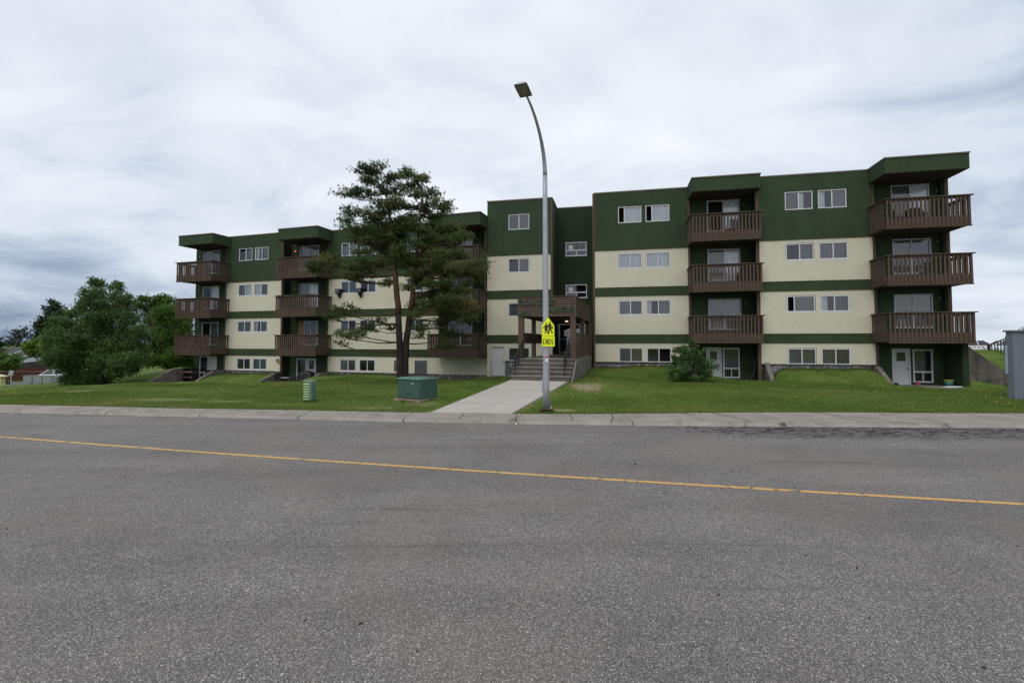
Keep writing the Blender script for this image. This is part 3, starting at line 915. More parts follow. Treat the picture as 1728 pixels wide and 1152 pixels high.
# ---- left wing
LV = levels(-.95)
h = win_col([(-7.72, -6.42), (-6.19, -4.90)], WZL, FL, -.6, [('dd', 'tt'), ('gg', 'hg'), ('gc', 'cg'), ('ds', 'hs')])
facade(FL, -9.05, -3.62, -.6, LV, 0, h); cap(FL, -9.05, -3.62, -.6, 10.33); band_lines(FL, -9.05, -3.62, -.6, -.95)
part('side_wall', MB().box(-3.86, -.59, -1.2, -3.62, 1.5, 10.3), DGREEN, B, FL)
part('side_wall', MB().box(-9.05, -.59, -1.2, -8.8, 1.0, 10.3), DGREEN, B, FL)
h = win_col([(1.10, 2.40), (2.69, 3.98)], WZL, FL, 0, [('gv', 'dd'), ('gd', 'dg'), ('tt', 'dt'), ('sg', 'ss')])
h += win_col([(6.45, 7.73)], WZL, FL, 0, [(None,), ('dd',), ('sd',), ('gs',)])
VENTH = (7.09, 8.02, .07, .97); VH2 = (5.50, 6.05, .2, .95)
facade(FL, 0.0, 12.42, 0, LV[:2], 0, h + [VENTH, VH2]); facade(FL, 0.0, 8.88, 0, LV[2:], 0, h)
cap(FL, 0, 8.88, 0, 10.33); band_lines(FL, 0, 8.88, 0, -.95)
for (a, b, c, d) in (VENTH, VH2):
    vg = part('vent_grille', MB().box(a, -.02, c, a + .04, .05, d).box(b - .04, -.02, c, b, .05, d).box(a + .04, -.02, d - .04, b - .04, .05, d).box(a + .04, -.02, c, b - .04, .05, c + .04).box(a + .04, .045, c + .04, b - .04, .05, d - .04), GREYPL, B, FL)
    sl = MB().box(a + .04, -.012, 0, b - .04, .035, .02).mesh('louvre'); n = int((d - c - .1) / .075)
    for i in range(n):
        part('louvre', sl, mat('louvre_grey', (.20, .19, .185), .7, .1, 5), vg, FL @ Matrix.Translation((0, 0, c + .06 + i * .075)) )
part('meter_pipe', MB().tube([(6.55, -.05, .05), (6.55, -.08, .32), (6.68, -.08, .34)], .022, 6).box(6.5, -.10, .62, 6.62, 0, .72), BROWND, B, FL)
for u, y, z0 in ((-9.02, -.62, -1), (-3.66, -.62, -1), (-.09, -.02, -1), (8.86, -.02, 1.25), (12.3, -.42, 1.25), (-12.44, .27, -1)):
    part('corner_board', MB().box(u, y, z0, u + .13, y + .14, 9.65), BROWN, B, FL)
part('electric_box', MB().box(-3.95, -.72, .75, -3.78, -.6, .98), GREYPL, B, FL)

# ---- balcony bays: back walls, patio windows
SLAT_BUDGET = [296]
slat_me = {}
rest_slats = MB()
PATIO_STYLE = {}


def patio_wall(F, u0, u1, y, ztop, zbase, openings, m_=GREEN):
    part('bay_wall', MB().wall(u0, u1, zbase, ztop, openings, y, y + .22), m_, B, F)


def door(F, u0, u1, z0, z1, y, lite, m_=WDOOR, label=None, knob=1):
    d = part('patio_door', bevel(MB().wall(u0 + .05, u1 - .05, z0 + .03, z1 - .05, [lite], y + .02, y + .065), .003), m_, B, F, label=label)
    part('door_frame', MB().box(u0, y - .03, z0, u0 + .05, y + .08, z1).box(u1 - .05, y - .03, z0, u1, y + .08, z1).box(u0 + .05, y - .03, z1 - .05, u1 - .05, y + .08, z1).box(u0 + .05, y - .03, z0 - .03, u1 - .05, y + .08, z0 + .03), WHITE, d, F)
    part('door_pane', MB().quad((lite[0], y + .04, lite[2]), (lite[1], y + .04, lite[2]), (lite[1], y + .04, lite[3]), (lite[0], y + .04, lite[3])), GLASS, d, F)
    part('pane_backing', MB().box(lite[0] - .02, y + .12, lite[2] - .02, lite[1] + .02, y + .13, lite[3] + .02), ROOM, d, F)
    a, b, c, e = lite
    part('pane_trim', MB().wall(a - .03, b + .03, c - .03, e + .03, [lite], y + .005, y + .02), WHITE, d, F)
    ku = (u1 - .13) if knob > 0 else (u0 + .13)
    part('door_knob', MB().lathe([(.02, 0), (.035, .03), (.035, .06), (.01, .075)], 8), BLACK, d, F @ Matrix.Translation((ku, y + .02, z0 + .82)) @ Matrix.Rotation(R(90), 4, 'X'))
    part('deadbolt', MB().lathe([(.025, 0), (.025, .03)], 8), SILV, d, F @ Matrix.Translation((ku, y + .02, z0 + 1.0)) @ Matrix.Rotation(R(90), 4, 'X'))
    return d


def low_window(F, u0, u1, z0, z1, y, style='dd', tilt=False):
    """fixed pane over a low slider, in a wide white frame"""
    zs = z0 + .52; um = (u0 + u1) / 2
    wv = part('garden_window', MB().wall(u0, u1, z0, z1, [(u0 + .07, u1 - .07, zs + .07, z1 - .07), (u0 + .07, um - .02, z0 + .07, zs - .02), (um + .02, u1 - .07, z0 + .07, zs - .02)], y - .035, y + .06), WHITE, B, F)
    part('pane', MB().quad((u0 + .07, y + .02, z0 + .07), (u1 - .07, y + .02, z0 + .07), (u1 - .07, y + .02, z1 - .07), (u0 + .07, y + .02, z1 - .07)), GLASS, wv, F)
    part('room', MB().box(u0 - .02, y + .25, z0 - .02, u1 + .02, y + .9, z1 + .02), ROOM, wv, F)
    if style[0] == 'c': part('curtain', folds(u0 + .05, um, z0, z1, y + .14), CURTG, wv, F)
    return wv


def wall_light(F, u, y, z, m_=None):
    wl = part('wall_light', MB().lathe([(.035, 0), (.035, .02), (.015, .03), (.015, .07), (.05, .08), (.055, .12), (.0, .14)], 10), GREYPL, B, F @ Matrix.Translation((u, y, z)) @ Matrix.Rotation(R(90), 4, 'X'))
    return wl


# bay right of the first section (right block)
YB = .22
patio_wall(FM, 5.46, 8.95, YB, 11.2, -.4, [(6.53, 8.26, a, b) for a, b in PZ] + [(6.34, 7.19, .03, 1.91), (7.26, 8.15, .16, 1.88)])
for (a, b), st in zip(PZ, ('gg', 'gc', 'kc')): window(FM, 6.53, 8.26, a, b, YB + .03, st, name='patio_window', frame=WHITE)
door(FM, 6.34, 7.19, .03, 1.91, YB, (6.56, 6.94, 1.18, 1.68)); low_window(FM, 7.26, 8.15, .16, 1.88, YB + .03)
for z in (10.1, 7.35, 4.45): wall_light(FM, 8.48, YB, z)
# end bay of the right block
YE = -.72
patio_wall(FM, 14.45, 17.86, YE, 11.2, -.4, [(15.50, 17.24, a, b) for a, b in PZ] + [(15.31, 16.14, .03, 1.88), (16.26, 17.16, .13, 1.84)])
for (a, b), st in zip(PZ, ('gg', 'ss', 'sc')): window(FM, 15.50, 17.24, a, b, YE + .03, st, name='patio_window', frame=WHITE)
door(FM, 15.31, 16.14, .03, 1.88, YE, (15.52, 15.94, 1.22, 1.68)); low_window(FM, 16.26, 17.16, .13, 1.84, YE + .03)
for z in (10.05, 7.4, 4.5): wall_light(FM, 17.5, YE, z)
part('end_wall', MB().box(17.64, -1.0, 2.0, 17.86, 12, 11.28), GREEN, B, FM)
part('fin_wall', bevel(MB().box(17.62, -2.15, -.4, 17.87, 12, 2.17), .01), DGREEN, B, FM)
# left wing bays
YL = .28
patio_wall(FL, -3.62, 0.0, YL, 10.2, -1.3, [(-2.84, -1.12, a, b) for a, b in PZL[1:]] + [(-2.37, -1.14, *PZL[0])] + [(-2.95, -2.08, -.80, 1.03), (-2.05, -1.18, -.86, 1.03)])
for (a, b), st in zip(PZL[1:], ('gc', 'ss')): window(FL, -2.84, -1.12, a, b, YL + .03, st, name='patio_window', frame=WHITE)
window(FL, -2.37, -1.14, *PZL[0], YL + .03, 'gg', name='patio_window', frame=WHITE)
part('plywood_sheet', MB().box(-2.84, YL - .02, PZL[0][0], -2.42, YL, PZL[0][1]), PLY, B, FL)
low_window(FL, -2.95, -2.08, -.80, 1.03, YL + .03); door(FL, -2.05, -1.18, -.86, 1.03, YL, (-1.84, -1.40, .22, .85), knob=-1)
patio_wall(FL, -12.4, -9.05, -.3, 10.2, -1.3, [(-11.66, -9.98, a, b) for a, b in PZL] + [(-11.82, -10.93, -.72, 1.11), (-10.90, -10.03, -.80, 1.12)])
for (a, b), st in zip(PZL, ('dt', 'dc', 'ss')): window(FL, -11.66, -9.98, a, b, -.27, st, name='patio_window', frame=WHITE)
low_window(FL, -11.82, -10.93, -.72, 1.11, -.27); door(FL, -10.90, -10.03, -.80, 1.12, -.3, (-10.62, -10.58, .50, .53), knob=-1)
part('end_wall', MB().box(-12.4, -.31, -1.3, -12.15, 12, 10.3), DGREEN, B, FL)
patio_wall(FL, 8.88, 12.5, YL, 10.2, 1.26, [(9.46, 11.17, a, b) for a, b in PZL])
for (a, b), st in zip(PZL, ('dd', 'gc', 'ss')): window(FL, 9.46, 11.17, a, b, YL + .03, st, name='patio_window', frame=WHITE)
for z in (9.0, 6.2, 3.4): wall_light(FL, -11.98, -.3, z); wall_light(FL, -3.15, YL, z); wall_light(FL, 11.55, YL, z)
part('red_bulb', MB().lathe([(.0, 0), (.05, .03), (.05, .08), (0, .12)], 10), REDLAMP, B, FL @ Matrix.Translation((-3.15, YL - .1, 8.98)))


# ---- balconies
def balcony(F, u0, u1, y_front, yl, yr, zb, zt, yback, n=20, label=None):
    """zb underside, zt handrail top; yl / yr: where the left / right side meets the building (None = open to yback)"""
    M = F
    fz = zb + .52
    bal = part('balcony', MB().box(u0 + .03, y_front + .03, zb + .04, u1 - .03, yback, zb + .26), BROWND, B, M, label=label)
    part('balcony_floor', MB().box(u0 + .06, y_front + .06, zb + .262, u1 - .06, yback, zb + .30), GREYPL, bal, M)
    key = round(zt - zb, 3)
    if key not in slat_me:
        slat_me[key] = bevel(MB().box(-.044, -.02, .05, .044, .02, zt - zb - .05), .006)
        slat_me[key].materials.append(BROWN)

    def slat(x, y, rz):
        Mx = M @ Matrix.Translation((x, y, zb)) @ Matrix.Rotation(rz, 4, 'Z') @ Matrix.Rotation(rnd.uniform(-.006, .006), 4, 'Y')
        if SLAT_BUDGET[0] > 0:
            SLAT_BUDGET[0] -= 1
            part('slat', slat_me[key], BROWN, bal, Mx)
        else:
            rest_slats.box(-.048, -.02, .05, .048, .02, zt - zb - .05, Mx)
    for i in range(n):
        slat(u0 + .05 + (u1 - u0 - .10) * i / (n - 1), y_front - .02, 0)
    for (uu, ye, sgn) in ((u0, yl, -1), (u1, yr, 1)):
        L = ye - y_front
        k_ = max(2, int(round(L / .185)))
        for i in range(1, k_ + 1):
            yy = y_front + .05 + (L - .1) * i / k_
            slat(uu + sgn * .02, yy, R(90))
        # lower boards and rails on the sides
        for j in range(4):
            part('fascia_board', MB().box(min(uu, uu - sgn * .03), y_front, zb + .06 + j * .118, max(uu, uu - sgn * .03), ye, zb + .06 + j * .118 + .106), BROWN, bal, M)
        part('top_rail', MB().box(min(uu, uu - sgn * .04), y_front, zt - .17, max(uu, uu - sgn * .04), ye, zt - .05), BROWN, bal, M)
        part('handrail', MB().box(uu - (.09 if sgn < 0 else .05), y_front - .01, zt - .045, uu + (.05 if sgn < 0 else .09), ye, zt), BROWN, bal, M)
    for j in range(4):
        part('fascia_board', MB().box(u0, y_front, zb + .06 + j * .118, u1, y_front + .03, zb + .06 + j * .118 + .106), BROWN, bal, M)
    part('fascia_trim', MB().box(u0 - .03, y_front - .03, zb, u1 + .03, y_front + .05, zb + .05), BROWN, bal, M)
    part('top_rail', MB().box(u0, y_front, zt - .17, u1, y_front + .04, zt - .05), BROWN, bal, M)
    part('handrail', MB().box(u0 - .10, y_front - .10, zt - .045, u1 + .10, y_front + .05, zt), BROWN, bal, M)
    return bal


def canopy(F, u0, u1, y_front, yl, yr, yback, z0, z1):
    c = part('canopy', MB().box(u0, y_front, z0, u1, yback, z1), GREEN, B, F)
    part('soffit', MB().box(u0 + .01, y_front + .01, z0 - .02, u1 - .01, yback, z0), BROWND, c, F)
    part('parapet_cap', MB().box(u0 - .03, y_front - .04, z1 - .015, u1 + .03, y_front + .2, z1 + .05).box(u0 - .03, y_front + .2, z1 - .015, u0 + .2, yback, z1 + .05).box(u1 - .2, y_front + .2, z1 - .015, u1 + .03, yback, z1 + .05), CAP, c, F)
    return c


RB = [(7.76, 9.27), (4.96, 6.47), (2.15, 3.66)]
LB = [(6.75, 8.25), (4.0, 5.50), (1.25, 2.74)]
for zb, zt in RB:
    balcony(FM, 14.30, 17.86, -2.65, -1.1, -1.05, zb, zt, YE)
for zb, zt in RB:
    balcony(FM, 5.40, 8.93, -1.6, -.02, -1.08, zb, zt, YB)
for zb, zt in LB[::-1]:
    balcony(FL, 8.88, 12.36, -1.6, -.03, -.5, zb, zt, YL)
for zb, zt in LB:
    balcony(FL, -3.18, .28, -1.6, -.65, -.03, zb, zt, YL)
for zb, zt in LB:
    balcony(FL, -12.0, -8.58, -2.2, -.3, -.65, zb, zt, -.3)
part('slat', rest_slats, BROWN, B, I4(), kind='stuff')
canopy(FM, 14.32, 17.88, -2.65, 0, 0, -.6, 10.55, 11.29); canopy(FM, 5.43, 8.93, -1.6, 0, 0, .4, 10.55, 11.29)
canopy(FL, 8.88, 12.46, -1.6, 0, 0, .4, 9.55, 10.30); canopy(FL, -3.1, .30, -1.6, 0, 0, .4, 9.55, 10.30); canopy(FL, -11.9, -8.52, -2.2, 0, 0, 0, 9.55, 10.25)
# roofs and far walls so the block is solid from the side as well
part('roof', MB().box(0, .28, 10.9, 17.6, 13, 11.0).box(-6.8, .58, 10.9, -2.9, 13, 11.0).box(-2.9, 3.1, 10.9, 0, 13, 11.0).box(8.95, -.75, 10.9, 17.6, .28, 11.0), ROOFG, B, FM)
part('roof', MB().box(-12.2, .5, 9.9, 12.3, 12.5, 10.0), ROOFG, B, FL)
part('back_wall', MB().box(-6.8, 13, -1, 17.86, 13.2, 11.28), CREAM, B, FM)
part('back_wall', MB().box(-12.4, 12.3, -1.3, 12.3, 12.5, 10.33), CREAM, B, FL)
part('side_wall', MB().box(-6.83, .56, -1, -6.6, 13, 11.28), GREEN, B, FM)

# air conditioners in two third storey windows
def air_conditioner(u, z, label):
    t = thing('air_conditioner', FL @ Matrix.Translation((u, 0, z)), label, 'air conditioner', 'air conditioners in the wing windows')
    M = WM[t.name]
    part('casing', bevel(MB().box(-.20, -.34, 0, .20, .02, .32), .02), BLACK, t, M)
    g = MB()
    for i in range(6): g.box(-.17, -.355, .03 + i * .045, .17, -.338, .055 + i * .045)
    part('grille', g, GREYPL, t, M)
    part('bracket', MB().poly([(-.06, 0, -.02), (-.06, -.34, -.02), (-.06, 0, -.34)]).poly([(.06, 0, -.02), (.06, 0, -.34), (.06, -.34, -.02)]).quad((-.06, -.34, -.02), (.06, -.34, -.02), (.06, 0, -.34), (-.06, 0, -.34)), BLACK, t, M)


air_conditioner(1.02, 5.70, 'grey air conditioner on a bracket, left one, beside the window behind the pine branch')
air_conditioner(2.78, 5.70, 'grey air conditioner on a bracket, right one, nearer to the pine trunk')

# ------------------------------------------------------------------ porch
PO = thing('entrance_porch', FP, 'brown timber entrance porch with green raised lettering on its fascia', 'porch')
PW, PD = 2.70, 7.3
LZ = 1.44
bz0, bz1 = 3.40, 4.31
nb = 8; bh = (bz1 - bz0) / nb
for j in range(nb):
    z = bz0 + j * bh
    tilt = .028
    def board(x0, y0, x1, y1, nx_, ny_):
        mb = MB()
        o_ = .032
        mb.poly([(x0 + nx_ * o_, y0 + ny_ * o_, z + .004), (x1 + nx_ * o_, y1 + ny_ * o_, z + .004), (x1 + nx_ * (o_ - tilt), y1 + ny_ * (o_ - tilt), z + bh), (x0 + nx_ * (o_ - tilt), y0 + ny_ * (o_ - tilt), z + bh)])
        mb.poly([(x0, y0, z + .004), (x1, y1, z + .004), (x1 + nx_ * o_, y1 + ny_ * o_, z + .004), (x0 + nx_ * o_, y0 + ny_ * o_, z + .004)])
        mb.poly([(x0, y0, z + bh), (x0 + nx_ * (o_ - tilt), y0 + ny_ * (o_ - tilt), z + bh), (x0 + nx_ * o_, y0 + ny_ * o_, z + .004), (x0, y0, z + .004)])
        mb.poly([(x1, y1, z + .004), (x1 + nx_ * o_, y1 + ny_ * o_, z + .004), (x1 + nx_ * (o_ - tilt), y1 + ny_ * (o_ - tilt), z + bh), (x1, y1, z + bh)])
        part('siding_board', mb, BROWN, PO, FP)
    board(-PW, 0, 0, 0, 0, -1); board(0, 0, 0, PD, 1, 0); board(-PW, PD - 1.2, -PW, 0, -1, 0)
part('fascia_core', MB().box(-PW, .001, bz0, 0, .06, bz1).box(-.06, .06, bz0, -.001, PD, bz1).box(-PW + .001, .06, bz0, -PW + .06, PD - 1.2, bz1), BROWND, PO, FP)
part('porch_roof', MB().box(-PW + .06, .06, bz1 - .12, -.06, PD, bz1 - .03), ROOFG, PO, FP)
part('soffit', MB().box(-PW + .06, .06, bz0 + .03, -.06, PD + 2, bz0 + .06), BROWND, PO, FP)
part('cap_board', MB().box(-PW - .05, -.05, bz1, .05, .08, bz1 + .03).box(-.08, .08, bz1, .05, PD, bz1 + .03), BROWN, PO, FP)
part('corner_trim', MB().box(-.05, -.045, bz0 - .02, .045, .02, bz1), BROWN, PO, FP)
for (x, y, z0, w_) in ((-PW + .13, .12, LZ, .25), (-.12, .12, LZ - .03, .25), (-PW + .1, 3.1, LZ, .2), (-.06, 3.5, .35, .2), (.0, 7.0, .5, .2)):
    part('post', bevel(MB().box(x - w_ / 2, y - w_ / 2, z0, x + w_ / 2, y + w_ / 2, bz0), .008), BROWN, PO, FP)
for (x, y0, y1) in ((-PW + .1, .26, 3.0), (-PW + .1, 3.2, 5.2), (-.08, .26, 3.4), (-.08, 3.6, 6.9)):
    for j in range(4):
        part('rail_board', MB().box(x - .03, y0, 2.17 + j * .125, x + .03, y1, 2.17 + j * .125 + .115), BROWN, PO, FP)
yy = .32
while yy < 6.85:
    if not (3.35 < yy < 3.6): part('screen_board', MB().box(-.11, yy, LZ, -.075, yy + .15, 2.17), BROWN, PO, FP)
    yy += .17
part('porch_light', MB().lathe([(.09, 0), (.09, .03), (.05, .05)], 12), LAMPON, PO, FP @ Matrix.Translation((-1.15, 5.3, bz0 - .03)))

# slab serif letters
GL = {
    'C': [('arc', .5, .5, .5, .5, 50, 310)], 'L': [(.14, 0, .14, 1), (0, 0, .95, 0), (0, 1, .34, 1), (.95, 0, .95, .28)],
    'A': [(.08, 0, .47, 1), (.92, 0, .53, 1), (.25, .34, .75, .34), (-.06, 0, .25, 0), (.75, 0, 1.06, 0), (.3, 1, .55, 1)],
    'I': [(.5, 0, .5, 1), (.2, 0, .8, 0), (.2, 1, .8, 1)], 'R': [(.14, 0, .14, 1), (0, 0, .34, 0), (0, 1, .65, 1), ('arc', .6, .74, .3, .26, -90, 90), (.14, .48, .6, .48), (.55, .48, .95, 0), (.85, 0, 1.05, 0)],
    'E': [(.14, 0, .14, 1), (0, 0, .95, 0), (0, 1, .95, 1), (.14, .5, .65, .5), (.95, 0, .95, .25), (.95, .78, .95, 1), (.65, .4, .65, .6)],
    'M': [(.12, 0, .12, 1), (.9, 0, .9, 1), (.12, 1, .5, .1), (.9, 1, .5, .1), (-.04, 0, .28, 0), (.74, 0, 1.06, 0), (-.04, 1, .2, 1), (.82, 1, 1.06, 1)],
    'N': [(.12, 0, .12, 1), (.88, 0, .88, 1), (.12, 1, .88, 0), (-.04, 0, .28, 0), (.72, 1, 1.04, 1), (-.04, 1, .2, 1)],
    'O': [('arc', .5, .5, .5, .5, 0, 360)], '4': [(.7, 0, .7, 1), (.7, 1, 0, .32), (0, .32, 1, .32), (.5, 0, .9, 0)],
    '2': [('arc', .5, .72, .42, .28, -30, 170), (.86, .58, .06, 0), (.06, 0, .95, 0), (.95, 0, .95, .2)], '1': [(.5, 0, .5, 1), (.25, 0, .75, 0), (.5, 1, .28, .84)],
    'D': [(.08, 0, .08, 1), (0, 0, .5, 0), (0, 1, .5, 1), ('arc', .5, .5, .45, .5, -90, 90)],
    'S': [('arc', .5, .74, .4, .26, 20, 270), ('arc', .5, .25, .42, .25, -160, 90)],
}


def glyph(ch, x, z, w_, h_, th, y0, y1):
    mb = MB()
    def seg(a, b, c, d):
        a, b, c, d = x + a * w_, z + b * h_, x + c * w_, z + d * h_
        L = math.hypot(c - a, d - b) or 1; nx_, nz_ = -(d - b) / L * th / 2, (c - a) / L * th / 2
        ex, ez = (c - a) / L * th * .25, (d - b) / L * th * .25
        mb.prism([(a - ex + nx_, b - ez + nz_), (a - ex - nx_, b - ez - nz_), (c + ex - nx_, d + ez - nz_), (c + ex + nx_, d + ez + nz_)], y0, y1)
    for s_ in GL[ch]:
        if s_[0] == 'arc':
            _, cx, cz, rx, rz, a0, a1 = s_; n = max(6, int(abs(a1 - a0) / 22))
            for i in range(n):
                t0, t1 = R(a0 + (a1 - a0) * i / n), R(a0 + (a1 - a0) * (i + 1) / n)
                seg(cx + rx * math.cos(t0), cz + rz * math.sin(t0), cx + rx * math.cos(t1), cz + rz * math.sin(t1))
        else: seg(*s_)
    return mb


def word(txt, x, z, w_, gap, h_, th):
    for i, ch in enumerate(txt):
        part('letter' if ch.isalpha() else 'numeral', glyph(ch, x + i * (w_ + gap), z, w_, h_, th, -.075, -.034), LETG, PO, FP)


word('CLAIRE', -PW + .06, 3.97, .215, .075, .19, .042)
word('MANOR', -PW + 1.10, 3.62, .235, .085, .19, .048)
word('421', -PW + .08, 3.475, .14, .05, .15, .036)

# steps
ST = thing('entrance_steps', FP @ Matrix.Translation((0, -1.6, .55)), 'concrete entrance steps rising under the timber porch', 'steps')
for i in range(5):
    y0 = -1.62 + i * .32; z1 = .57 + (i + 1) * (LZ - .57) / 5; z0 = z1 - (LZ - .57) / 5
    last = 7.6 + 1.2 if i == 4 else y0 + .55
    part('step', MB().box(-2.66, y0 + .03, z0 - (.3 if i == 0 else 0), -.04, last, z1 - .035), STEPR, ST, FP)
    part('tread', bevel(MB().box(-2.68, y0, z1 - .035, -.02, last, z1), .006), STEPC, ST, FP)
part('base_wall', bevel(MB().prism([(-1.60, .0), (-1.60, .52), (-.25, LZ - .14), (-.1, LZ - .04), (7.2, LZ - .04), (7.2, .0)], -.02, .07, 'x'), .012), CONC, ST, FP)
part('base_wall', bevel(MB().prism([(-.05, .0), (-.05, LZ - .1), (7.2, LZ - .1), (7.2, -.3)], -2.80, -2.67, 'x'), .012), CONC, ST, FP)


def handrail(x, label):
    M = FP @ Matrix.Translation((x, -1.5, .57))
    t = thing('handrail', M, label, 'handrail', 'black handrails on the steps')
    dzr = LZ - .57
    part('rail_post', MB().box(-.022, -.022, 0, .022, .022, .92), BLACK, t, M)
    part('rail_post', MB().box(-.022, 1.4, dzr - .02, .022, 1.445, dzr + .85), BLACK, t, M)
    part('rail_post', MB().box(-.02, .68, dzr * .48, .02, .72, dzr * .48 + .9), BLACK, t, M)
    part('top_bar', MB().tube([(0, -.08, .86), (0, 0, .92), (0, 1.42, dzr + .85), (0, 1.6, dzr + .86)], .028, 6), BLACK, t, M)
    part('lower_bar', MB().tube([(0, 0, .42), (0, 1.42, dzr + .36)], .016, 6), BLACK, t, M)
    b = MB()
    for i in range(1, 10):
        f_ = i / 10; b.box(-.008, 1.42 * f_ - .008, .42 + (dzr - .06) * f_, .008, 1.42 * f_ + .008, .90 + (dzr - .07) * f_)
    part('baluster', b, BLACK, t, M)


handrail(-2.47, 'black metal handrail on the left side of the entrance steps')
handrail(-.30, 'black metal handrail on the right side of the entrance steps')

# ------------------------------------------------------------------ retaining walls and patios
def wing_wall(F, u, v0, v1, za, zb, zlow, label, th=.22, flat=.0):
    """low wall running out from the facade, its top falling from za to zb"""
    c = fpt(F, u, (v0 + v1) / 2, zlow)
    prof = [(-v0, zlow - .3), (-v0, za), (-(v0 + flat), za), (-v1, zb), (-v1, zlow - .3)]
    M = F @ Matrix.Translation((u, -(v0 + v1) / 2, zlow))
    mb = MB().prism([(y + (v0 + v1) / 2, z - zlow) for y, z in prof], -th / 2, th / 2, 'x')
    o_ = part('retaining_wall', bevel(mb, .015), CONC, None, M)
    tag(o_, label, 'retaining wall', 'concrete walls beside the ground floor patios')
    return o_


wing_wall(FL, -12.55, .3, 3.6, .18, -.62, -.95, 'sloping concrete wall at the left end patio, on its grassy side', flat=1.6)
wing_wall(FL, -8.93, .62, 3.2, .08, -.70, -.95, 'sloping concrete wall right of the far left patio, beside a black box', flat=1.0)
wing_wall(FL, -3.66, .62, 2.9, .06, -.62, -.95, 'sloping concrete wall left of the patio with the covered barbecue', flat=.2)
wing_wall(FL, .10, .03, 2.6, .05, -.66, -.95, 'sloping concrete wall just right of the covered barbecue', flat=.9)
wing_wall(FM, 9.20, 1.12, 2.05, 1.12, .30, -.05, 'short leaning concrete wall between the shrub patio and the grass bank', flat=.0)
wing_wall(FM, 14.40, 1.05, 2.7, .95, .05, -.05, 'sloping concrete wall left of the patio with the bucket', flat=.3)
# the tall sloping wall at the right end
M = Matrix.Translation((22.0, 23.45, -.1)) @ Matrix.Rotation(R(-2), 4, 'Z')
tw = part('retaining_wall', bevel(MB().prism([(.0, -.3), (-.12, 2.12), (.10, 2.12), (2.32, .50), (2.9, .15), (2.9, -.3)], 0, .32), .02), CONCD, None, M)
tag(tw, 'tall weathered concrete wall sloping down to the right from the building end', 'retaining wall', 'concrete walls beside the ground floor patios')
tw['label'] = 'tall weathered concrete wall sloping down to the right from the building end'
for F, u0, u1, v0, v1, z in ((FL, -12.45, -9.04, .3, 3.4, -.84), (FL, -3.55, -.02, -.28, 2.2, -.88), (FM, 5.5, 8.9, -.2, .75, .012), (FM, 14.5, 17.6, .72, 2.35, .012)):
    part('patio_slab', MB().box(u0, -v1, z - .06, u1, -v0, z), CONCL, None, F, kind='structure')

# ------------------------------------------------------------------ street lamp with school signs
LX, LY = 1.03, 14.62
LM = T(LX, LY, .09)
SL = thing('street_lamp', LM, 'tall curved galvanised street lamp standing at the edge of the footpath', 'street lamp')
part('foundation', MB().lathe([(.17, -.3), (.15, .0), (.13, .10), (.10, .115)], 10), RUST, SL, LM)
part('base_plate', bevel(MB().box(-.19, -.19, .115, .19, .19, .14), .01), RUST, SL, LM)
part('anchor_bolt', MB().lathe([(.03, .12), (.03, .19)], 6, (-.14, -.14, 0)), RUST, SL, LM)
part('anchor_bolt', MB().lathe([(.03, .12), (.03, .19)], 6, (.14, -.14, 0)), GALV, SL, LM)
part('anchor_bolt', MB().lathe([(.03, .12), (.03, .19)], 6, (.14, .14, 0)), GALV, SL, LM)
HX, HY = -.75, -2.16        # reach of the arm
pts, rad = [], []
for i in range(12):
    z = .14 + 7.06 * i / 11; pts.append((-.02 * i / 11, 0, z)); rad.append(.104 - .034 * i / 11)
part('pole', MB().tube(pts, rad, 12), GALV, SL, LM, smooth=True)
pts, rad = [], []
for i in range(15):
    a = R(90 * i / 14 * .90); pts.append((-.02 + HX * (1 - math.cos(a)), HY * (1 - math.cos(a)), 7.20 + 1.60 * math.sin(a))); rad.append(.070 - .040 * i / 14)
part('arm', MB().tube(pts, rad, 10), GALV, SL, LM, smooth=True)
tipv = Vector(pts[-1]); dirv = (Vector(pts[-1]) - Vector(pts[-2])).normalized()
part('hand_hole_cover', MB().box(-.125, -.06, .62, -.09, .06, 1.0), GALV, SL, LM)
# lamp head: shallow box with a domed hood, tilted up along the arm
xa = dirv; za = (Vector((0, 0, 1)) - xa * xa.z).normalized(); ya = za.cross(xa).normalized()
HM = Matrix.Identity(4)
for i, c in enumerate((xa, ya, za)):
    for j in range(3): HM[j][i] = c[j]
HM.translation = tipv
HW = LM @ HM
HW = HW @ Matrix.Scale(.86, 4)
hb = MB(); st_ = [(-.03, .055, .03), (.04, .15, .08), (.14, .19, .12), (.30, .195, .14), (.44, .19, .125), (.54, .165, .085), (.60, .11, .03)]
nseg = 12; rings = []
for (x_, hw_, ht_) in st_:
    rings.append([(x_, -hw_ * math.cos(math.pi * q / nseg), -.05 + .03 * (0 < q < nseg) + ht_ * math.sin(math.pi * q / nseg) ** .8) for q in range(nseg + 1)])
for a_i in range(len(rings) - 1):
    for q in range(nseg): hb.quad(rings[a_i][q], rings[a_i + 1][q], rings[a_i + 1][q + 1], rings[a_i][q + 1])
    hb.quad(rings[a_i][0], rings[a_i][nseg], rings[a_i + 1][nseg], rings[a_i + 1][0])
hb.poly(rings[0]); hb.poly(rings[-1][::-1])
lh = part('lamp_head', hb, GALV, SL, HW, smooth=True)
LENS = mat('lamp_lens', (.20, .185, .13), .35, .2, 6, 0, 1, .5)
part('lens', MB().box(.04, -.17, -.062, .55, -.075, -.052).box(.04, .075, -.062, .55, .17, -.052), LENS, lh, HW)
part('gear_plate', MB().box(.04, -.065, -.068, .55, .065, -.052), mat('gear_grey', (.26, .25, .21), .5, .15, 8), lh, HW)
part('screw', MB().lathe([(.018, -.078), (.018, -.06)], 8, (.2, 0, 0)).lathe([(.018, -.078), (.018, -.06)], 8, (.42, 0, 0)), BLACK, lh, HW)
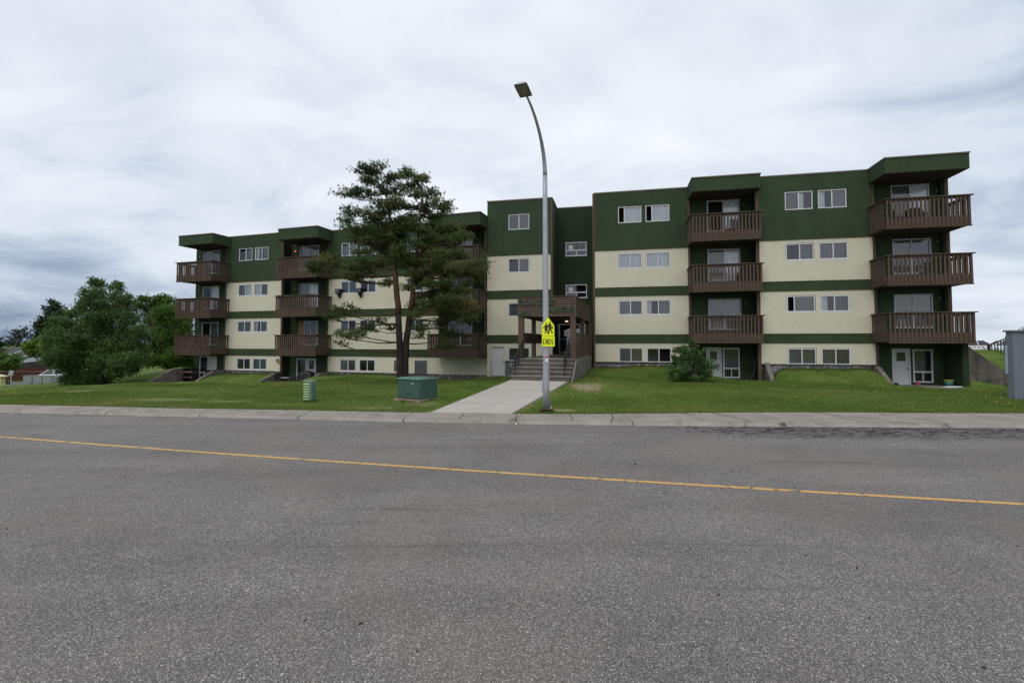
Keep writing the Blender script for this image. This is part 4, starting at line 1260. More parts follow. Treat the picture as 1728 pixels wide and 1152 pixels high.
part('rim', MB().box(-.02, -.198, -.066, .58, -.178, -.02).box(-.02, .178, -.066, .58, .198, -.02).box(.56, -.178, -.066, .58, .178, -.02).box(-.02, -.178, -.066, .02, .178, -.02), mat('dark_rim', (.05, .05, .045), .5), lh, HW)
part('photocell', MB().lathe([(.0, .16), (.05, .165), (.05, .22), (.03, .24)], 10, (.2, 0, 0)), GREYPL, lh, HW)
# sticker
def on_pole_z(py): return at(921, py, LY).z - .09
z1, z0 = on_pole_z(600), on_pole_z(610.5)
part('sticker', MB().box(-.045, -.118, z0, .055, -.104, z1), WHITE, SL, LM)
part('sticker_band', MB().box(-.04, -.121, z1 - .065, .05, -.1185, z1 - .01), REDP, SL, LM)

# fluorescent school sign and its tab
def fluo():
    m = bpy.data.materials.new('fluorescent_yellow_green'); m.use_nodes = True
    p = m.node_tree.nodes['Principled BSDF']
    t = NT(m.node_tree); co = t.n('ShaderNodeTexCoord').outputs['Object']
    c = t.mix(t.noise(co, 5, 3, .5), (.80, .88, .0), (.86, .93, .01)); t.link(c, p.inputs['Base Color'])
    p.inputs['Roughness'].default_value = .45
    p.inputs['Emission Color'].default_value = (.78, .9, 0, 1); p.inputs['Emission Strength'].default_value = .0   # daylight fluorescence
    return m


SIGNY = fluo()
sy = LY - .135
zt, zsh, zbt = at(926, 535, sy).z, at(926, 549.5, sy).z, at(926, 567, sy).z
zb2 = at(926, 584.5, sy).z
xl_, xr_ = at(914.3, 560, sy).x, at(935.4, 560, sy).x
sx = (xl_ + xr_) / 2; hw = (xr_ - xl_) / 2
SM = T(sx, sy, zbt, R(-4))
sg = thing('school_sign', SM, 'fluorescent yellow pentagon school sign with two walking figures on the lamp pole', 'road sign')
H1, H2 = zsh - zbt, zt - zbt
def rr(pts_, y0, y1): return MB().prism(pts_, y0, y1)
part('panel', bevel(rr([(-hw, 0), (hw, 0), (hw, H1), (0, H2), (-hw, H1)], 0, .006), .002), SIGNY, sg, SM)
def fig(parts_, s_, ox, oz):
    mb = MB()
    for p_ in parts_:
        if p_[0] == 'c':
            mb.prism([(ox + s_ * (p_[1] + p_[3] * math.cos(a * math.pi / 6)), oz + s_ * (p_[2] + p_[3] * math.sin(a * math.pi / 6))) for a in range(12)], -.004, -.001)
        else: mb.prism([(ox + s_ * a, oz + s_ * b) for a, b in p_], -.004, -.001)
    return mb
S = H2
bx = [('c', .0, 1.02, .085), [(-.10, .90), (.10, .92), (.12, .48), (-.10, .48)], [(-.10, .50), (.04, .50), (-.04, .02), (-.16, .02)], [(.02, .50), (.13, .48), (.30, .06), (.20, .02)], [(-.10, .88), (-.05, .76), (-.28, .58), (-.32, .66)], [(.08, .90), (.16, .84), (.30, .60), (.22, .56)], [(.1, .52), (.26, .46), (.30, .62), (.14, .66)]]
gx = [('c', .0, .90, .075), [(-.07, .82), (.07, .82), (.16, .32), (-.16, .32)], [(-.10, .33), (-.01, .33), (-.05, .02), (-.13, .02)], [(.0, .33), (.10, .33), (.20, .03), (.12, .01)], [(-.06, .80), (-.03, .70), (-.26, .50), (-.30, .56)], [(.06, .80), (.03, .70), (.18, .54), (.22, .60)]]
part('boy_figure', fig(bx, S * .58, hw * .27, S * .11), BLACK, sg, SM)
part('girl_figure', fig(gx, S * .60, -hw * .30, S * .11), BLACK, sg, SM)
part('rivet', MB().lathe([(.008, -.004), (.008, 0)], 6, (0, 0, 0)), ALU, sg, SM @ Matrix.Translation((0, 0, .05)) @ Matrix.Rotation(R(90), 4, 'X'))
SM2 = T(sx + .004, sy - .002, zb2, R(-4))
s2 = thing('ends_sign', SM2, 'fluorescent yellow tab reading ENDS mounted below the pentagon sign', 'road sign')
Hh = zbt - zb2 - .012
part('panel', bevel(rr([(-hw, 0), (hw * 1.03, 0), (hw * 1.03, Hh), (-hw, Hh)], 0, .006), .002), SIGNY, s2, SM2)
lw = hw * .30
lx = -hw * .78
for ch in 'ENDS':
    g_ = {'E': [(0, 0, 0, 1), (0, 0, .9, 0), (0, 1, .9, 1), (0, .5, .8, .5)], 'N': [(0, 0, 0, 1), (1, 0, 1, 1), (0, 1, 1, 0)], 'D': [(0, 0, 0, 1), (0, 0, .5, 0), (0, 1, .5, 1), ('arc', .5, .5, .5, .5, -90, 90)], 'S': GL['S']}[ch]
    sv_ = GL.get(ch); GL[ch] = g_
    part('letter', glyph(ch, lx, Hh * .24, lw * .86, Hh * .5, .020, -.004, -.001), BLACK, s2, SM2); GL[ch] = sv_ if sv_ else g_
    lx += hw * .43
for z_ in (zbt + .10, zb2 + .07):
    part('mounting_strap', MB().lathe([(.108, 0), (.108, .03)], 14), GALV, sg if z_ > zbt else s2, T(LX, LY, z_))

# ------------------------------------------------------------------ utility boxes on the lawn
tx, ty = at(702, 676, 16.9).x, 17.3
TM = T(tx, ty, hz(tx, ty) + .02, R(-33)) @ Matrix.Diagonal((.86, .86, .96, 1))
TB = thing('transformer_box', TM, 'dark green pad mounted transformer box beside the footpath', 'transformer')
part('pad', bevel(MB().box(-.80, -.62, -.15, .66, .60, .06), .012), mat('pad_concrete', (.27, .19, .155), .9, .2, 4, .4, 30), TB, TM)
part('cabinet', bevel(MB().prism([(-.56, .06), (-.56, .76), (.50, .78), (.50, .06)], -.64, .60, 'x'), .012), TGREEN, TB, TM)
part('door', bevel(MB().box(-.62, -.575, .10, -.02, -.555, .70), .005), TGREEN, TB, TM)
part('door', bevel(MB().box(-.005, -.575, .10, .575, -.555, .70), .005), TGREEN, TB, TM)
part('lid', bevel(MB().prism([(-.60, .755), (-.60, .80), (-.2, .835), (.53, .80), (.53, .755)], -.665, .625, 'x'), .008), mat('transformer_lid', (.10, .19, .15), .5, .12, 3, 0, 1, .4), TB, TM)
part('warning_mark', MB().box(.16, -.579, .62, .30, -.576, .645), WHITE, TB, TM)
part('lock', MB().box(-.03, -.60, .35, .03, -.575, .45), GREYPL, TB, TM)
for hx in (-.60, .56):
    for hz_ in (.2, .55): part('hinge', MB().box(hx, -.585, hz_, hx + .03, -.572, hz_ + .07), GREYPL, TB, TM)
part('rust_stain', MB().box(-.64, -.578, .062, .60, -.5765, .085), mat('rusty_edge', (.12, .07, .04), .9, .4, 9), TB, TM)

px_, py_ = at(521, 676, 17.2).x, 17.3
PM = T(px_, py_, hz(px_, py_), R(-20))
PD_ = thing('utility_pedestal', PM, 'pale green ribbed utility pedestal standing alone in the lawn', 'pedestal')
part('housing', bevel(MB().box(-.16, -.14, -.1, .16, .14, .70), .015), PGREEN, PD_, PM)
part('top_cap', bevel(MB().box(-.17, -.15, .68, .17, .15, .74), .015), PGREEN, PD_, PM)
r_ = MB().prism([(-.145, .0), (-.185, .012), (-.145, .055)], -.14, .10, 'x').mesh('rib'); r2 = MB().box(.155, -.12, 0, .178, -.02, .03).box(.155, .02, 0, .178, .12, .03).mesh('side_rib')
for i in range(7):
    part('rib', r_, mat('rib_green', (.30, .42, .20), .6, .1, 5), PD_, PM @ Matrix.Translation((0, 0, .06 + i * .088)))  # shadow between louvres painted in: pale ribs, darker housing and side vents
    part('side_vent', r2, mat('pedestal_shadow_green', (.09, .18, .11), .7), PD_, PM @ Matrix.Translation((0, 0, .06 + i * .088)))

# ------------------------------------------------------------------ vegetation
def cloud_mesh(name, V, F, tint, m):
    me = bpy.data.meshes.new(name)
    V = np.asarray(V, np.float32); F = np.asarray(F, np.int32)
    k = F.shape[1]
    me.vertices.add(len(V)); me.vertices.foreach_set('co', V.ravel())
    me.loops.add(F.size); me.loops.foreach_set('vertex_index', F.ravel())
    me.polygons.add(len(F)); me.polygons.foreach_set('loop_start', np.arange(0, F.size, k, dtype=np.int32))
    me.polygons.foreach_set('loop_total', np.full(len(F), k, np.int32))
    me.update(calc_edges=True)
    a = me.attributes.new('tint', 'FLOAT', 'POINT'); a.data.foreach_set('value', np.asarray(tint, np.float32))
    me.materials.append(m)
    return me


def unit(n):
    v = rng.normal(size=(n, 3)); return v / np.linalg.norm(v, axis=1)[:, None]


def leaf_cloud(ells, dens, size, m, tone=.0, flat=0.0, hollow=.35):
    """ells: (centre, rx, ry, rz); leaves gathered in sprays inside each"""
    Vs, Ts = [], []
    for (c, rx, ry, rz) in ells:
        n = max(8, int(dens * rx * rz))
        ns = max(5, n // 22)
        u = unit(ns); rad = hollow + (1 - hollow) * rng.random(ns) ** .6
        sc = np.array(c) + u * rad[:, None] * np.array([rx, ry, rz])
        st = rng.random(ns)
        idx = rng.integers(0, ns, n)
        spread = min(rx, rz) * .19 + size * .8
        p = sc[idx] + rng.normal(size=(n, 3)) * spread * np.array([1, 1, .75])
        nrm = unit(n); nrm[:, 2] = np.abs(nrm[:, 2]) * (1 + flat) + .25; nrm /= np.linalg.norm(nrm, axis=1)[:, None]
        a = np.cross(nrm, unit(n)); a /= np.linalg.norm(a, axis=1)[:, None]
        b = np.cross(nrm, a)
        s = size * rng.uniform(.6, 1.35, n)
        a = a * s[:, None]; b = b * (s * .62)[:, None]
        quad = np.stack([p - a, p - b * .9 + a * .1, p + a, p + b], 1)
        Vs.append(quad.reshape(-1, 3))
        t = np.clip(.25 + .45 * st[idx] + rng.normal(size=n) * .13 + tone, 0, 1)
        Ts.append(np.repeat(t, 4))
    V = np.concatenate(Vs); n = len(V) // 4
    print('leaves', n)
    return cloud_mesh('crown', V, np.arange(4 * n).reshape(n, 4), np.concatenate(Ts), m)


def px_ells(lst, ox, oy, sc, Y, depth, squash=1.0, seed=1):
    r = random.Random(seed); out = []
    for (cx, cy, rx, ry) in lst:
        px, py = ox + cx / sc, oy + cy / sc
        yy = Y + r.uniform(-1, 1) * depth * .55
        p = at(px, py, yy)
        k = yy / FOC / sc
        out.append((tuple(p), rx * k, max(rx, ry) * k * .9, ry * k * squash))
    return out


def limbs(base, ells, trunkR, stems, mat_, parent, M, seed=3, top=None):
    """trunk stems and branches reaching for the leaf masses"""
    r = random.Random(seed); mb = MB(); base = Vector(base)
    cs = [Vector(e[0]) for e in ells]
    hi = max(c.z for c in cs)
    for k_ in range(stems):
        tgt = Vector(r.choice([c for c in cs if c.z > hi - (hi - base.z) * .35]))
        n = 7; pts = []
        for i in range(n + 1):
            f_ = i / n
            p = base.lerp(tgt, f_) + Vector((r.gauss(0, .06), r.gauss(0, .06), 0)) * (4 * f_ * (1 - f_)) * 3
            p.x += (tgt.x - base.x) * (f_ ** 1.5 - f_) * .6
            pts.append(tuple(p))
        b0 = Vector(pts[0]) + Vector((r.uniform(-1, 1), r.uniform(-1, 1), 0)) * trunkR * .9 * (stems > 1)
        pts[0] = tuple(b0)
        mb.tube(pts, [trunkR * (1 - .85 * i / n) for i in range(n + 1)], 7)
        for c in cs:
            if r.random() < 1.4 / stems:
                f_ = max(.15, min(.85, (c.z - base.z) / (hi - base.z) - .18)); i = int(f_ * n)
                s_ = Vector(pts[i]); mid_ = s_.lerp(c, .5) + Vector((0, 0, .15 * (c - s_).length * -.3))
                mb.tube([tuple(s_), tuple(mid_), tuple(c)], [trunkR * .28, trunkR * .18, trunkR * .06], 5, cap=False)
    part('trunk', mb, mat_, parent, M, smooth=True)


def leafy(name, label, cat, lst, ox, oy, sc, Y, depth, base, dens, size, m, bark, trunkR=.12, stems=1, tone=0, group=None, seed=1, shift=0.0):
    ells = px_ells(lst, ox, oy, sc, Y, depth, seed=seed)
    M = Matrix.Translation(base)
    t = thing(name, M, label, cat, group)
    me = leaf_cloud(ells, dens, size, m, tone)
    part('crown', me, m, t, I4())
    limbs(base, ells, trunkR, stems, bark, t, I4(), seed)
    return t


A_ = [(650, 150, 22, 40), (690, 170, 40, 35), (810, 180, 40, 35), (620, 230, 55, 45), (700, 240, 55, 45), (820, 250, 55, 45), (870, 270, 40, 40), (600, 310, 65, 50), (720, 320, 75, 55), (850, 330, 65, 55), (520, 370, 50, 40), (640, 400, 85, 55), (780, 400, 85, 55), (900, 400, 65, 55),
      (400, 430, 60, 45), (480, 460, 80, 55), (600, 480, 90, 60), (750, 490, 95, 60), (900, 490, 85, 60), (970, 500, 55, 55), (380, 520, 70, 55), (470, 560, 90, 60), (620, 580, 95, 60), (780, 590, 105, 60), (920, 590, 90, 60), (350, 620, 55, 50), (440, 660, 85, 60), (580, 680, 105, 60), (740, 690, 110, 60),
      (880, 690, 105, 60), (980, 660, 60, 55), (330, 690, 45, 40), (450, 740, 80, 40), (560, 770, 100, 50), (700, 780, 110, 60), (840, 770, 85, 45), (920, 740, 50, 40), (470, 820, 60, 35), (580, 830, 80, 30), (700, 835, 70, 25), (640, 122, 9, 14), (668, 140, 12, 12), (708, 148, 14, 10), (800, 152, 10, 12), (838, 158, 12, 12), (588, 205, 14, 12), (560, 285, 16, 12), (548, 330, 18, 12), (905, 250, 14, 14), (470, 372, 16, 12), (560, 355, 20, 12), (395, 400, 16, 12), (940, 340, 16, 14), (330, 560, 18, 14), (1030, 540, 18, 16), (760, 190, 14, 18)]
tb = at(168, 646, 36.5)
leafy('birch_tree', 'large dense multi-stemmed birch on the lawn left of the building', 'tree', A_, 0, 440, 4.114, 36.5, 3.2, (tb.x, 36.5, hz(tb.x, 36.5) - .1), 3900, .070, BIRCHL, BBARK, .065, 5, seed=2, tone=.05)
B_ = [(1000, 270, 40, 30), (960, 300, 30, 40), (1120, 260, 40, 30), (1100, 300, 60, 50), (1180, 300, 45, 50), (1040, 350, 60, 50), (1150, 370, 85, 60), (1225, 340, 25, 35), (1080, 430, 80, 60), (1200, 440, 80, 60), (1270, 430, 60, 60), (1300, 480, 40, 60), (1100, 520, 80, 60), (1200, 540, 90, 60), (1280, 560, 60, 60),
      (1120, 620, 90, 60), (1240, 650, 80, 60), (1080, 690, 80, 45), (1190, 700, 90, 40), (1290, 700, 50, 40), (1330, 600, 40, 60), (1350, 680, 50, 60), (1400, 620, 50, 60)]
tb = at(285, 612, 47)
leafy('poplar_tree', 'bright green broadleaf tree behind the left end of the building', 'tree', B_, 0, 440, 4.114, 47, 4.5, (tb.x, 47, hz(tb.x, 47) - .2), 2300, .10, BRIGHTL, BBARK, .2, 2, seed=5)
C_ = [(370, 295, 24, 22), (345, 335, 36, 32), (400, 335, 40, 38), (428, 370, 22, 28), (330, 390, 46, 38), (400, 400, 40, 35), (290, 440, 42, 33), (350, 450, 50, 40), (300, 500, 45, 40), (360, 500, 50, 40), (280, 540, 35, 30), (330, 560, 60, 40)]
leafy('tall_tree', 'dark narrow tall tree in the distance left of the birch', 'tree', C_, 0, 440, 4.114, 74, 3, (at(85, 600, 74).x, 74, -3.0), 800, .17, DARKL, BBARK, .2, 1, seed=6)
D_ = [(290, 555, 45, 28), (220, 600, 60, 32), (280, 610, 60, 35), (190, 590, 30, 22), (240, 640, 50, 20), (300, 640, 40, 30), (330, 590, 40, 30), (240, 575, 40, 22)]
leafy('lime_green_tree', 'low bright lime green tree beside the grey garage roof', 'tree', D_, 0, 440, 4.114, 66, 3, (at(62, 625, 66).x, 66, -3.0), 800, .15, LIMEL, BBARK, .16, 1, seed=7)
E_ = [(30, 665, 40, 28), (85, 665, 40, 30), (60, 700, 70, 35), (118, 690, 28, 24), (30, 730, 40, 30), (80, 740, 50, 25), (-20, 700, 50, 50), (120, 725, 25, 20)]
leafy('round_bush', 'rounded green bush at the far left in front of the fence', 'bush', E_, 0, 440, 4.114, 57, 2, (at(15, 636, 57).x, 57, hz(at(15, 636, 57).x, 57)), 1000, .13, BRIGHTL, BBARK, .1, 3, seed=8, tone=-.05)
E2 = [(0, 560, 14, 30), (-15, 600, 30, 45), (-10, 640, 30, 30)]
leafy('conifer_edge_tree', 'dark tree cut by the left edge of the photo', 'tree', E2, 0, 440, 4.114, 80, 2, (at(-4, 610, 80).x, 80, -3.0), 420, .17, DARKL, BBARK, .2, 1, seed=9)
# right hand horizon: one dark conifer and a low hedge beyond the car park
leafy('horizon_tree', 'dark tree at the right edge beyond the car park', 'tree', [(0, 0, 8, 10), (2, 12, 10, 10), (14, 6, 12, 16)], 1727, 564, 1, 95, 2, (at(1731, 585, 95).x, 95, .8), 420, .2, DARKL, BBARK, .2, 1, seed=10)

F_ = [(175, 585, 22, 14), (190, 650, 45, 35), (100, 680, 50, 38), (60, 720, 60, 40), (150, 730, 80, 50), (240, 750, 60, 40), (300, 705, 22, 22), (70, 800, 70, 50), (170, 820, 90, 60), (280, 830, 70, 50), (350, 860, 60, 40), (430, 890, 32, 25), (80, 900, 80, 50), (190, 920, 90, 50), (290, 930, 80, 45), (370, 950, 40, 25),
      (120, 980, 90, 30), (240, 985, 90, 28), (0, 800, 60, 50), (-30, 890, 50, 40), (0, 950, 60, 40), (-60, 930, 25, 20), (10, 700, 40, 30), (190, 1005, 90, 24), (60, 1000, 60, 24), (310, 1000, 55, 20), (-20, 985, 45, 22), (130, 1015, 60, 18), (250, 1020, 50, 16)]
tb = at(1168, 640, 25.6)
leafy('leafy_shrub', 'large leafy green shrub growing in front of the white patio door', 'shrub', F_, 1140, 480, 6.4, 25.6, .9, (tb.x, 25.6, hz(tb.x, 25.6) - .05), 4300, .058, SHRUBL, BBARK, .035, 7, seed=11)


# pines -----------------------------------------------------------------
def needle_tufts(P, D, L, m, per=14, nl=.085, wd=.0085, tint=None):
    """bottle-brush shoots: P base points, D unit directions, L shoot lengths"""
    n = len(P)
    t = rng.random((n, per))
    base = P[:, None, :] + D[:, None, :] * (t * L[:, None])[..., None]
    rd = unit(n * per).reshape(n, per, 3)
    rd = rd - (rd * D[:, None, :]).sum(-1, keepdims=True) * D[:, None, :]
    rd /= np.linalg.norm(rd, axis=-1, keepdims=True)
    dr = rd * .8 + D[:, None, :] * .75
    dr /= np.linalg.norm(dr, axis=-1, keepdims=True)
    ln = nl * rng.uniform(.7, 1.2, (n, per, 1))
    side = np.cross(dr, unit(n * per).reshape(n, per, 3)); side /= np.linalg.norm(side, axis=-1, keepdims=True)
    a = base - side * wd; b = base + side * wd; c = base + dr * ln
    V = np.stack([a, b, c], 2).reshape(-1, 3)
    T_ = np.repeat(tint, per * 3)
    return cloud_mesh('needles', V, np.arange(len(V)).reshape(-1, 3), T_, m)


def pine(name, label, clumps, trunks, ox, oy, sc, Y, depth, base_z, tufts_per, nl, wd, mlow, mup, m, seed=4, grp=None, k_r=1.0, per=14):
    r = random.Random(seed)
    base = at(ox + trunks[0][0][0] / sc, oy + trunks[0][0][1] / sc, Y); base.z = base_z
    M = Matrix.Translation(base)
    t = thing(name, M, label, 'tree', grp)
    k = Y / FOC / sc
    T3 = []
    for ti, (pl_) in enumerate(trunks):
        pts = []
        for i, (x, y, w_) in enumerate(pl_):
            p = at(ox + x / sc, oy + y / sc, Y + ti * .12 + (.25 if ti else -.15) * i / len(pl_))
            if i == 0: p.z = base_z - .15
            pts.append((p, w_ * k / 2))
        # refine
        fin = []
        for i in range(len(pts) - 1):
            for q in range(4):
                f_ = q / 4; fin.append((pts[i][0].lerp(pts[i + 1][0], f_) + Vector((r.gauss(0, .012), r.gauss(0, .012), 0)), pts[i][1] * (1 - f_) + pts[i + 1][1] * f_))
        fin.append(pts[-1])
        T3.append(fin)
        cut = int(len(fin) * .36)
        part('trunk', MB().tube([tuple(p) for p, _ in fin[:cut + 1]], [q for _, q in fin[:cut + 1]], 12), mlow, t, I4(), smooth=True)
        part('trunk', MB().tube([tuple(p) for p, _ in fin[cut:]], [q for _, q in fin[cut:]], 9), mup, t, I4(), smooth=True)
    br = MB(); P, D, L, TI = [], [], [], []
    for ci, (cx, cy, rx, ry) in enumerate(clumps):
        yy = Y + r.uniform(-1, 1) * depth
        c = at(ox + cx / sc, oy + cy / sc, yy); RX, RZ = rx * k * 1.18, ry * k * 1.12
        # attach point on the nearer trunk, a little below the clump
        best = None
        for fin in T3:
            for i, (p, q) in enumerate(fin):
                if p.z < base_z + 1.5 * k_r: continue
                dd = math.hypot(p.x - c.x, p.y - c.y) + abs(p.z + .12 * abs(p.x - c.x) + .08 - c.z) * 1.6
                if best is None or dd < best[0]: best = (dd, p, q)
        _, s0, q = best
        Ln = (c - s0).length
        bend = Vector((r.gauss(0, .06), r.gauss(0, .08), -.10)) * Ln
        pts = [s0.lerp(c, f_) + bend * (4 * f_ * (1 - f_)) * .6 + Vector((0, 0, r.gauss(0, .03) * Ln * f_ * .5)) for f_ in (0, .2, .4, .6, .8, 1)]
        rr_ = min(q * .55, .012 * k_r + .012 * Ln)
        br.tube([tuple(p) for p in pts], [rr_, rr_ * .85, rr_ * .7, rr_ * .55, rr_ * .4, rr_ * .2], 6, cap=False)
        ntw = max(5, int(9 * RX / .7 / k_r)); cd = r.gauss(0, .12)
        old = r.random() < .28
        for w_ in range(ntw):
            f_ = r.uniform(.55, 1); i = min(4, int(f_ * 5)); s1 = pts[i].lerp(pts[i + 1], f_ * 5 - i)
            u = unit(1)[0]
            e = c + Vector((u[0] * RX, u[1] * RX * .9, u[2] * RZ * .9)) * r.uniform(.55, 1.0)
            mid_ = s1.lerp(e, .5) + Vector((0, 0, -.06 * (e - s1).length))
            br.tube([tuple(s1), tuple(mid_), tuple(e)], [.010 * k_r, .008 * k_r, .004 * k_r], 4, cap=False)
            tf = int(tufts_per * (RX * RZ) / (.6 * .35) / k_r / k_r / ntw) + 2
            for q_ in range(tf):
                g = r.uniform(.35, 1.0)
                p = s1.lerp(e, g) + Vector((r.gauss(0, .15), r.gauss(0, .15), r.gauss(.01, .075))) * k_r
                d = (e - s1).normalized() * .5 + Vector((r.gauss(0, .4), r.gauss(0, .4), .75))
                d.normalize()
                P.append(p); D.append(d); L.append(r.uniform(.05, .13) * k_r)
                TI.append(min(1, max(0, .38 + cd + r.gauss(0, .13) + (.32 if old and r.random() < .55 else 0) + (.25 if r.random() < .05 else 0))))
    part('branches', br, mat('grey_brown_branch', (.070, .048, .036), .95, .3, 3, .5, 14, .1), t, I4(), smooth=True)
    me = needle_tufts(np.array([tuple(p) for p in P]), np.array([tuple(d) for d in D]), np.array(L), m, per, nl, wd, np.array(TI))
    part('crown', me, m, t, I4())
    print('pine tufts', len(P))
    return t


PC = [(300, 70, 45, 32), (370, 75, 60, 32), (430, 120, 50, 38), (330, 110, 40, 28), (500, 100, 50, 38), (560, 130, 55, 38), (590, 108, 25, 20), (260, 172, 55, 26), (215, 190, 32, 18), (320, 190, 50, 24), (400, 170, 48, 28), (470, 180, 40, 28), (540, 190, 50, 28), (620, 190, 48, 33), (670, 230, 45, 38), (698, 262, 26, 28),
      (260, 270, 55, 28), (230, 308, 35, 28), (330, 290, 60, 33), (410, 270, 50, 28), (500, 240, 50, 33), (580, 260, 50, 33), (640, 290, 60, 33), (240, 350, 40, 28), (300, 350, 60, 28), (390, 330, 60, 33), (470, 320, 60, 28), (560, 330, 50, 28), (640, 350, 65, 33), (720, 340, 55, 26), (780, 372, 40, 22), (260, 400, 45, 22), (330, 400, 60, 28),
      (420, 380, 60, 33), (500, 390, 50, 28), (600, 400, 60, 33), (690, 400, 60, 33), (755, 400, 48, 22), (110, 485, 60, 24), (52, 528, 32, 34), (155, 492, 50, 28), (228, 530, 40, 28), (300, 520, 60, 33), (260, 570, 48, 22), (370, 520, 50, 28), (440, 500, 60, 33), (520, 490, 50, 28), (600, 470, 60, 33), (700, 470, 70, 38), (780, 462, 60, 33), (845, 492, 42, 36),
      (878, 540, 22, 38), (660, 530, 60, 33), (740, 530, 50, 28), (820, 540, 48, 33), (868, 585, 18, 22), (425, 600, 35, 26), (600, 600, 60, 33), (660, 640, 60, 33), (590, 660, 50, 22), (720, 660, 60, 38), (795, 690, 58, 38), (848, 738, 33, 22), (640, 700, 60, 28), (740, 740, 65, 38), (815, 758, 38, 22), (560, 740, 38, 22), (600, 800, 48, 22), (572, 842, 22, 16),
      (700, 885, 50, 22), (740, 835, 38, 28), (120, 742, 38, 22), (180, 722, 48, 22), (238, 708, 28, 16), (205, 838, 45, 20), (262, 820, 55, 17), (330, 803, 40, 17), (372, 775, 28, 13), (430, 805, 28, 13), (180, 868, 22, 10), (680, 790, 48, 22), (90, 520, 40, 24), (190, 500, 40, 25), (350, 140, 35, 22), (450, 220, 45, 24), (540, 560, 40, 22), (800, 600, 40, 26), (480, 450, 50, 30), (450, 400, 50, 28), (520, 350, 55, 30), (400, 440, 50, 26), (560, 580, 45, 26), (520, 620, 36, 18), (560, 700, 40, 24), (300, 450, 45, 22), (350, 310, 50, 26), (620, 560, 45, 24), (700, 590, 50, 26), (770, 640, 45, 26), (450, 350, 45, 26), (500, 300, 50, 26), (550, 290, 45, 24), (480, 440, 40, 24), (540, 420, 45, 24), (600, 350, 45, 24), (380, 420, 45, 22), (430, 460, 45, 22), (500, 520, 40, 20), (620, 440, 50, 24), (560, 510, 45, 22), (450, 250, 40, 22), (370, 240, 40, 22), (520, 160, 40, 22), (610, 240, 40, 22), (640, 600, 45, 22), (700, 710, 45, 22), (610, 700, 40, 20), (330, 560, 36, 18), (200, 560, 30, 16)]
PT = [[(484, 1052, 42), (480, 960, 33), (477, 870, 30), (471, 700, 28), (457, 560, 26), (446, 450, 20), (432, 300, 12), (415, 180, 8), (385, 95, 3)],
      [(500, 1052, 40), (502, 960, 33), (510, 850, 30), (536, 680, 26), (550, 530, 20), (562, 400, 14), (574, 280, 9), (582, 180, 6), (560, 118, 3)]]
PY = 24.6
pb = at(679, 645, PY)
pine('scots_pine', 'tall scots pine with twin trunks standing on the lawn before the building', PC, PT, 500, 260, 2.742, PY, 1.35, hz(pb.x, PY) - .02, 230, .10, .0095, BARK, BARKO, NEEDLE)
FP_ = [(130, 485, 25, 16), (165, 500, 30, 11), (92, 528, 34, 11), (150, 530, 50, 13), (110, 558, 50, 11), (60, 580, 40, 9), (182, 513, 20, 9), (120, 505, 24, 10), (130, 580, 45, 10), (95, 590, 40, 10), (40, 590, 30, 10)]
pine('distant_pine', 'small dark pine on the far left horizon', FP_, [[(135, 620, 12), (135, 560, 9), (135, 500, 5), (132, 475, 3)]], 0, 440, 4.114, 110, 2, -3, 120, .45, .06, BARK, BARK, FNEEDLE, k_r=5, per=12)

# far tree belt that reads as one mass
ells = []
for i in range(60):
    x = -240 + i * 4.2 + rnd.uniform(-2, 2)
    if x > -75: continue
    ells.append(((x, 190 + rnd.uniform(-10, 20), -2.5 + rnd.uniform(0, 1.5)), rnd.uniform(4, 7), 5, rnd.uniform(3, 5.0)))
o = part('far_tree_belt', leaf_cloud(ells, 14, .6, DARKL, -.1), DARKL, None, I4(), kind='stuff')

